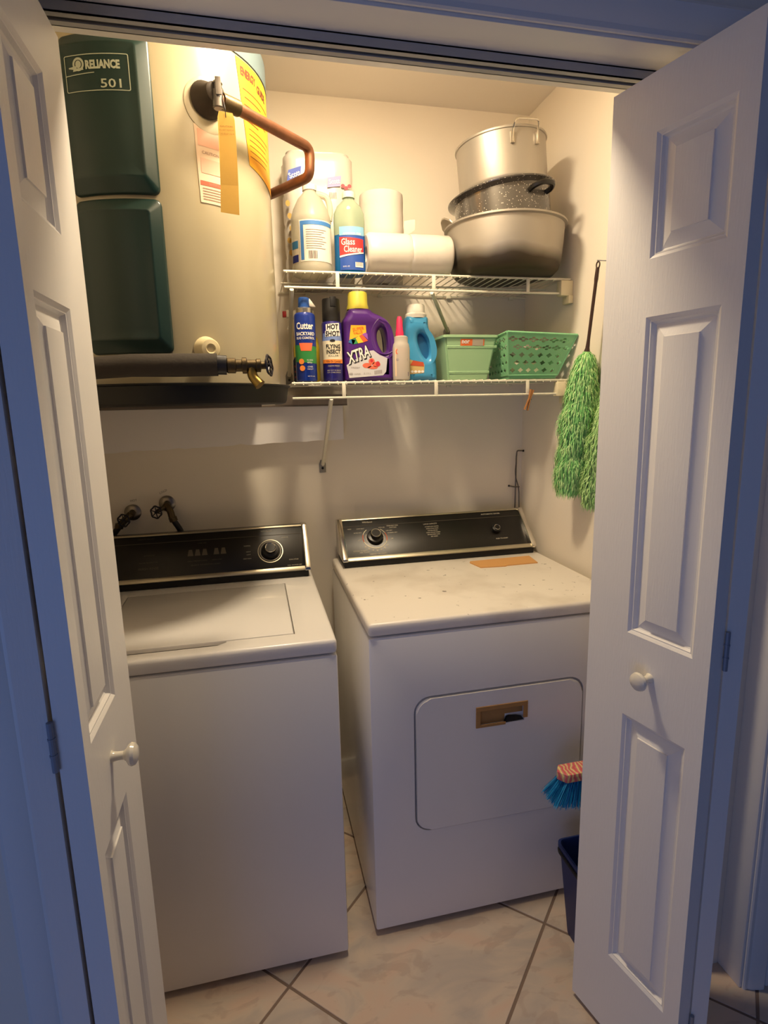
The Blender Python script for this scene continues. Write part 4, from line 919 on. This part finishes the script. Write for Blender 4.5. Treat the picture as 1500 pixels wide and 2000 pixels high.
# bottle with pink spout
t = thing('squeeze_bottle', 'clear squeeze bottle with bright pink spout beside the purple bottle', 'bottle', (-.551, -.2905, L0))
obj('bottle_body', oval(B(), [(.022, 0), (.026, .003), (.0265, .010), (.0265, .095), (.024, .107), (.021, .112), (.021, .128), (.016, .131)], .8), M('frosted_plastic', (216, 206, 192), .4, trans=.35, ior=1.3), t)
obj('spout', lathe(B(), [(.0125, .131), (.0125, .140), (.0105, .150), (.0088, .178), (.0062, .186), (.0058, .188)], 18, (-.004, 0, 0)), M('hot_pink', (232, 50, 92), .4), t)
tv = lambda o: (lambda u, v: ((.0268+o)*math.sin(u/.0268), -(.0268*.82+o)*math.cos(u/.0268), v))
bm = rect(B(), tv(.0006), -.026, .012, .022, .096, 10, 1); lo = obj('label', bm, M('peach_label', (238, 206, 172), .5), t)
bm = B(); text(bm, 'OFF!', .017, tv(.001), -.006, .084, .034, bold=.03); obj('lettering', bm, M('off_orange', (232, 92, 48), .5), lo, smooth=0)
bm = B(); text(bm, 'BOTANICALS', .007, tv(.001), -.003, .060, .036); quad(bm, tv(.001), [(-.024, .012), (.018, .012), (.018, .024), (-.010, .012)], 6, 1); obj('lettering', bm, M('label_slate', (92, 84, 130), .5), lo, smooth=0)

# light blue bottle
SB = M('sky_plastic', (70, 154, 200), .32, coat=.2)
xb = lambda a: (a-820)*.00163; zb_ = lambda b: (742-b)*.00157
t = thing('softener_bottle', 'light blue softener bottle with white cap and inset handle', 'bottle', (-.470, -.215, L0))
ou = smooth_loop([(xb(a), zb_(b)) for a, b in ((791, 619), (789, 640), (788, 670), (788, 732), (791, 741.5), (820, 742), (847, 741.5), (851, 732), (849.5, 700), (848.5, 678), (844, 656), (836, 641), (834, 630), (833, 619), (826, 616), (799, 616))], 4)
hol = smooth_loop([(xb(a), zb_(b)) for a, b in ((814, 652), (813, 664), (819, 684), (829, 698), (835, 693), (836, 680), (831, 662), (821, 650))][::-1], 5)
obj('bottle_body', curve_solid([ou, hol], .016, .020, 4), SB, t, smooth=50)
obj('handle_recess', prism(B(), [(a*1.02, b) for a, b in hol], -.012, .010, 'y'), M('shaded_blue_recess', (40, 104, 150), .4), t)  # darker blue paints the shade inside the handle recess
obj('cap', lathe(B(), [(.034, zb_(619)), (.034, zb_(612)), (.0295, zb_(609)), (.0285, zb_(595)), (.026, zb_(592.5)), (.001, zb_(592.5))], 36, (xb(812.5), 0, 0), cap=False), M('white_cap', (228, 222, 208), .4), t)
mb = lambda o: (lambda a, b: (xb(a), -.0362-o, zb_(b)))
bm = quad(B(), mb(.0002), [(793, 729), (822, 727), (823, 710), (793, 700)]); obj('label', bm, M('label_golden', (208, 176, 110), .5), t)
bm = quad(B(), mb(.0008), [(794, 712), (822, 714), (821, 706), (800, 702)]); obj('label_stripe', bm, M('label_vermilion', (196, 82, 50), .5), t)
bm = B(); [disc(bm, mb(.001), 798+i*7, 724, 3.2, 2.6, 8) for i in range(4)]; obj('flower_print', bm, WP, t)

# green basket, solid
GB = M('green_plastic_bin', (160, 196, 150), .42)
def bin_walls(bm, fx0, fx1, fy, bx0, bx1, by, zt, gx0, gx1, gy, hx0, hx1, hy, zb, th=.002, zr=None):
    """open box: rim corners (front fx0..fx1 at fy, back bx0..bx1 at by), base corners (gx0..gx1 at gy, hx0..hx1 at hy)"""
    zr = zr or (zt, zt, zt, zt)
    tp = [(fx0, fy, zr[0]), (fx1, fy, zr[1]), (bx1, by, zr[2]), (bx0, by, zr[3])]; bt = [(gx0, gy, zb), (gx1, gy, zb), (hx1, hy, zb), (hx0, hy, zb)]
    c = Vector((sum(p[0] for p in tp)/4, sum(p[1] for p in tp)/4, 0))
    def ins(l, d): return [((p[0]-math.copysign(d, p[0]-c.x)), (p[1]-math.copysign(d, p[1]-c.y)), p[2]) for p in l]
    fl_ = [(p[0], p[1], zb+.002) for p in ins(bt, th)]
    return rings(bm, [bt, tp, ins(tp, th), fl_], cap0=True)
t = thing('storage_bin', 'solid pale green plastic bin with a small orange sticker', 'basket', (-.32, -.17, L0))
bm = bin_walls(B(), -.412, -.236, -.292, -.400, -.240, -.045, 1.6625, -.394, -.259, -.272, -.385, -.262, -.06, L0)
bmesh.ops.bevel(bm, geom=[e for e in bm.edges if abs(e.verts[0].co.z-e.verts[1].co.z) > .05], offset=.006, segments=2, affect='EDGES', clamp_overlap=True)
bo = obj('bin_body', bm, GB, t, world=True, smooth=30)
lp = lambda o, z: [(x, y, z) for x, y in rrect(-.413-o, -.293-o, -.2365+o, -.044+o, .008, 3)]
obj('rim', rings(B(), [lp(.0, 1.656), lp(.003, 1.657), lp(.003, 1.664), lp(-.001, 1.665), lp(-.003, 1.664), lp(-.003, 1.656), lp(0, 1.656)], cap1=False), GB, t, world=True, smooth=0)
def fb(u, v, o=.0):           # front plane of the bin: v absolute height
    k = (v-L0)/(1.6625-L0); return (u, -.272-.020*k-o, v)
for z_ in (1.629, 1.552):
    k = (z_-L0)/(1.6625-L0); xl = -.394-.018*k+.004; xr = -.259+.035*k-.004
    bm = B(); rr = [[fb(x_, z_+dz, o) for x_ in (xl, xr)] for dz, o in ((-.004, -.0005), (-.003, .0018), (-.001, .0008), (.001, .0018), (.004, -.0005))]
    vs = [[bm.verts.new(p) for p in r_] for r_ in rr]
    for a, b in zip(vs, vs[1:]): bm.faces.new((a[0], a[1], b[1], b[0]))
    obj('moulded_rib', bm, GB, bo, world=True)
st = obj('sticker', quad(B(), lambda u, v: fb(u, v, .0012), [(-.359, 1.632), (-.280, 1.632), (-.280, 1.652), (-.359, 1.652)]), M('sticker_orange', (226, 112, 58), .5), t, world=True)
obj('sticker_panel', quad(B(), lambda u, v: fb(u, v, .0018), [(-.320, 1.632), (-.284, 1.632), (-.284, 1.652), (-.320, 1.652)]), M('sticker_grey', (176, 164, 146), .5), st, world=True)
bm = B(); text(bm, 'nor', .010, lambda u, v: fb(u, v, .002), -.342, 1.643, .026, bold=.03); obj('lettering', bm, WP, st, world=True, smooth=0)

# green basket, perforated
t = thing('lattice_basket', 'pale green basket with pierced flower pattern, rightmost on the lower shelf', 'basket', (-.11, -.2, L0))
GB2 = M('green_plastic_basket', (136, 200, 148), .4)
ZB2, ZT2 = L0+.010, 1.664
FT = [(-.240, -.372), (-.006, -.372)]; FBm = [(-.209, -.318), (-.040, -.318)]          # front: top and bottom corners
BT = [(-.192, -.085), (-.006, -.085)]; BBm = [(-.180, -.10), (-.030, -.10)]
def lattice(p00, p10, p11, p01, nx, nz, th):
    """pierced wall between four corners, holes of two patterns"""
    P = [Vector(p) for p in (p00, p10, p11, p01)]; W = (P[1]-P[0]).length; Hh = (P[3]-P[0]).length
    hs = []
    for j in range(nz):
        for i in range(nx):
            u = (i+.5+(.5 if j % 2 else 0))/(nx+.5); v = (j+.7)/(nz+.5)
            if u > .96: continue
            rx, rz = .36/(nx+.5), .36/(nz+.5)
            if j >= nz-2:
                for dx, dz in ((0, .8), (.8, 0), (0, -.8), (-.8, 0)):
                    if .03 < u+dx*rx < .97: hs.append([(u+dx*rx+.55*rx*math.cos(a), v+dz*rz*.7+.42*rz*math.sin(a)) for a in [2*PI*q/6 for q in range(6)]][::-1])
            else: hs.append([(u+rx*(1 if q % 2 == 0 else .62)*math.cos(2*PI*q/8), v+rz*(1 if q % 2 == 0 else .62)*math.sin(2*PI*q/8)) for q in range(8)][::-1])
    bm = curve_solid([[(0, 0), (1, 0), (1, 1), (0, 1)]]+hs, .5, 0)
    n_ = (P[1]-P[0]).cross(P[3]-P[0]).normalized()
    for v in bm.verts:
        u, k, w_ = v.co.x, v.co.y, v.co.z
        v.co = (P[0]*(1-u)+P[1]*u)*(1-w_)+(P[3]*(1-u)+P[2]*u)*w_ + n_*k*th
    return bm
cor = lambda l, i, z: (l[i][0], l[i][1], z)
obj('basket_side', lattice(cor(FBm, 0, ZB2), cor(FBm, 1, ZB2), cor(FT, 1, ZT2-.008), cor(FT, 0, ZT2), 6, 5, .0018), GB2, t, world=True, smooth=0)
obj('basket_side', lattice(cor(BBm, 0, ZB2), cor(FBm, 0, ZB2), cor(FT, 0, ZT2), cor(BT, 0, ZT2), 6, 5, .0018), GB2, t, world=True, smooth=0)
obj('basket_side', lattice(cor(FBm, 1, ZB2), cor(BBm, 1, ZB2), cor(BT, 1, ZT2-.008), cor(FT, 1, ZT2-.008), 6, 5, .0018), GB2, t, world=True, smooth=0)
obj('basket_side', lattice(cor(BBm, 1, ZB2), cor(BBm, 0, ZB2), cor(BT, 0, ZT2), cor(BT, 1, ZT2-.008), 6, 5, .0018), GB2, t, world=True, smooth=0)
bm = B(); prism(bm, [(-.206, -.315), (-.043, -.315), (-.033, -.10), (-.178, -.10)], L0, ZB2+.003); obj('basket_base', bm, GB2, t, world=True, smooth=0)
rp = [cor(FT, 0, ZT2), cor(FT, 1, ZT2-.008), cor(BT, 1, ZT2-.008), cor(BT, 0, ZT2)]
bm = B(); 
for i in range(4):
    a, b = Vector(rp[i]), Vector(rp[(i+1) % 4]); tube(bm, [a, b], .0042, 6)
obj('rim', bm, GB2, t, world=True)
q = [cor(FBm, 0, ZB2), cor(FBm, 1, ZB2)]; bm = tube(B(), q, .004, 6); tube(bm, [cor(FT, 0, ZT2), cor(FBm, 0, ZB2)], .003, 6); tube(bm, [cor(FT, 1, ZT2-.008), cor(FBm, 1, ZB2)], .003, 6); obj('corner_ribs', bm, GB2, t, world=True)
# crumpled packet inside
bm = B(); bmesh.ops.create_icosphere(bm, subdivisions=3, radius=1)
for v in bm.verts:
    k = 1+.35*noise.noise(v.co*2.3); v.co = Vector((v.co.x*.062*k, v.co.y*.055*k, v.co.z*.040*k))
t = obj('foil_packet', bm, M('crumpled_foil', (196, 190, 178), .3, .6), smooth=20); t.location = (-.12, -.23, L0+.098); tag(t, 'crumpled silvery packet inside the pierced green basket', 'packet')
bm = box(B(), -.055, -.03, 0, .055, .03, .040, .004); o = obj('small_box', bm, M('pale_card_box', (214, 200, 180), .7), smooth=0); o.location = (-.118, -.225, ZB2+.0035); tag(o, 'small pale box in the bottom of the pierced green basket', 'box')

# ------------------------------------------------------------------ dusters on the right wall
def duster(name, label, top, bot, r, L, cols, n, handle_mat, seed, nail, lean=0):
    rnd = random.Random(seed); top, bot = Vector(top), Vector(bot); ax = (bot-top).normalized(); hx = ax; 
    t = thing(name, label, 'duster', top)
    hb = B(); tube(hb, [top+ax*.010, top+ax*.04, top+ax*.05, bot-ax*.035, bot-ax*.012, bot+ax*.01], [.0052, .0058, .0048, .0048, .0062, .0125], 10)
    obj('handle', hb, handle_mat, t, world=True)
    c = top+ax*.004; obj('hanging_loop', tube(B(), [c+Vector((0, .008*math.sin(2*PI*i/16), .009*math.cos(2*PI*i/16))) for i in range(16)], .0022, 6, closed=True), handle_mat, t, world=True)
    core = tube(B(), [bot-ax*.002, bot+ax*.03, bot+ax*(L*.5), bot+ax*(L*.86)], [.012, r*.34, r*.42, r*.25], 10)
    obj('feather_core', core, cols[1], t, world=True)
    for ci, m_ in enumerate(cols):
        bm = B()
        for i in range(n):
            s = rnd.random()**.9; a = rnd.random()*2*PI
            rad = Vector((math.cos(a), math.sin(a), 0)); env = r*(min(1, .45+s*2.2))*(1-.25*max(0, s-.75)*4)*(1+.30*noise.noise(Vector((a*1.2, s*9, seed)))+.10*math.sin(s*17))
            p0 = bot+ax*(L*s*.86)+rad*.010; ln = rnd.uniform(.022, .046)
            p1 = p0+rad*env*rnd.uniform(.55, .8)+ax*ln*.25; p2 = p0+rad*env*rnd.uniform(.8, 1.04)+ax*ln*.75+Vector((rnd.uniform(-.006, .006), rnd.uniform(-.006, .006), 0)); p3 = p2+ax*ln*.42+rad*rnd.uniform(-.008, .002)
            for p_ in (p1, p2, p3): p_.x = min(p_.x, -.003)
            sd = ax.cross(rad).normalized()*rnd.uniform(.0007, .0018)
            rows = [(p0, .8), (p1, 1), (p2, 1), (p3, .15)]
            vs = [(bm.verts.new(p_-sd*w_), bm.verts.new(p_+sd*w_)) for p_, w_ in rows]
            for (a1_, b1_), (a2_, b2_) in zip(vs, vs[1:]): bm.faces.new((a1_, b1_, b2_, a2_))
        obj('feathers', bm, m_, t, world=True, smooth=80)['kind'] = 'stuff'
    obj('nail', tube(B(), [(-.0005, nail[1], nail[2]), (nail[0]-.004, nail[1], nail[2])], .0015, 6), STEEL, t, world=True)
G1, G2, G3 = M('lime_fluff', (196, 232, 158), .8), M('green_fluff', (158, 214, 136), .8), M('deep_green_fluff', (120, 190, 108), .85)
duster('feather_duster', 'bright green fluffy duster with brown handle hanging on the right wall', (-.044, -.528, 1.828), (-.050, -.500, 1.592), .041, .455, (G1, G2, G3), 5200, M('brown_handle', (62, 40, 32), .4), 3, (-.044, -.528, 1.836))
G4, G5 = M('olive_fluff', (182, 218, 146), .8), M('olive_green_fluff', (148, 198, 120), .8)
duster('feather_duster', 'second duller green fluffy duster, half hidden behind the right door', (-.040, -.672, 1.760), (-.044, -.632, 1.500), .038, .375, (G4, G5), 5200, M('green_handle', (164, 196, 120), .4), 5, (-.040, -.672, 1.768))

# ------------------------------------------------------------------ bin and brush in front of the dryer
t = thing('waste_bin', 'small dark blue plastic waste bin between the dryer and the right door', 'bin', (-.16, -.885, .0))
def lp(x0, y0, x1, y1, z, r=.018): return [(x, y, z) for x, y in rrect(x0, y0, x1, y1, r, 4)]
NV = M('navy_plastic', (22, 40, 96), .45)
bm = rings(B(), [lp(-.240, -.945, -.095, -.814, .001), lp(-.268, -.958, -.066, -.806, .270), lp(-.272, -.962, -.062, -.802, .271), lp(-.272, -.962, -.062, -.802, .281), lp(-.267, -.957, -.067, -.807, .282), lp(-.265, -.955, -.069, -.809, .275), lp(-.238, -.943, -.097, -.816, .006)], cap0=True)
obj('bin_body', bm, NV, t, world=True, smooth=40)
obj('rim_shade', rings(B(), [lp(-.268, -.958, -.066, -.806, .250), lp(-.2715, -.9615, -.0625, -.8025, .252), lp(-.2725, -.9625, -.0615, -.8015, .260), lp(-.2690, -.959, -.065, -.805, .262)], cap1=False), BLACKM, t, world=True)  # black band paints the line of shade under the rim
t = thing('scrub_brush', 'blue bristled brush with patterned pink block standing in the waste bin', 'brush', (-.17, -.86, .02))
WRAP = M('patterned_wrap', (206, 120, 110), .4, coat=.3)
nt = WRAP.node_tree; b_ = nt.nodes['Principled BSDF']; tc = nt.nodes.new('ShaderNodeTexCoord'); wv = nt.nodes.new('ShaderNodeTexWave'); wv.inputs['Scale'].default_value = 26; wv.inputs['Distortion'].default_value = 9
cr = nt.nodes.new('ShaderNodeValToRGB'); e = cr.color_ramp.elements; e[0].color = (*s2l((206, 92, 84)), 1); e[1].color = (*s2l((240, 206, 140)), 1); x_ = e.new(.55); x_.color = (*s2l((214, 120, 140)), 1); x_ = e.new(.75); x_.color = (*s2l((170, 176, 110)), 1)
for a, c in ((tc.outputs['Object'], wv.inputs['Vector']), (wv.outputs['Fac'], cr.inputs[0]), (cr.outputs[0], b_.inputs['Base Color'])): nt.links.new(a, c)
bz = .506
obj('brush_block', prism(B(), [(-.308, -.855), (-.291, -.878), (-.095, -.878), (-.085, -.855), (-.095, -.830), (-.291, -.830)], bz, bz+.024, 'z', .004), WRAP, t, world=True)
obj('handle', tube(B(), bend([(-.11, -.855, bz+.006), (-.11, -.86, .30), (-.13, -.87, .03)], .03), .010, 12), NV, t, world=True)
rnd = random.Random(11); bm = B()
for i in range(2200):
    x_, y_ = rnd.uniform(-.290, -.135), rnd.uniform(-.875, -.833); ky = (y_+.855)/.02
    dx = min(.0, (x_+.225))*.60; p0 = Vector((x_, y_, bz+.001)); p1 = p0+Vector((dx+rnd.uniform(-.006, .006), ky*.016+rnd.uniform(-.005, .005), -.070+abs(dx)*.35+rnd.uniform(-.005, .005)))
    a = rnd.random()*PI; sd = Vector((math.cos(a), math.sin(a), 0))*.0008
    bm.faces.new([bm.verts.new(q) for q in (p0-sd, p0+sd, p1+sd, p1-sd)])
obj('bristles', bm, M('blue_bristle', (24, 136, 190), .5), t, world=True, smooth=0)['kind'] = 'stuff'

# repeats share a group
GROUPS = {'spray_can': 'spray cans on the lower shelf', 'wire_shelf': 'white wire shelves on the back wall', 'washer_tap': 'washer taps on the back wall',
          'supply_hose': 'washer supply hoses', 'toilet_roll': 'upright paper rolls on the upper shelf', 'feather_duster': 'green dusters on the right wall',
          'wall_marking': 'pencil marks above the washer taps'}
for o in list(SC.objects):
    if o.parent is None:
        k = o.name.split('.')[0]
        if k in GROUPS: o['group'] = GROUPS[k]
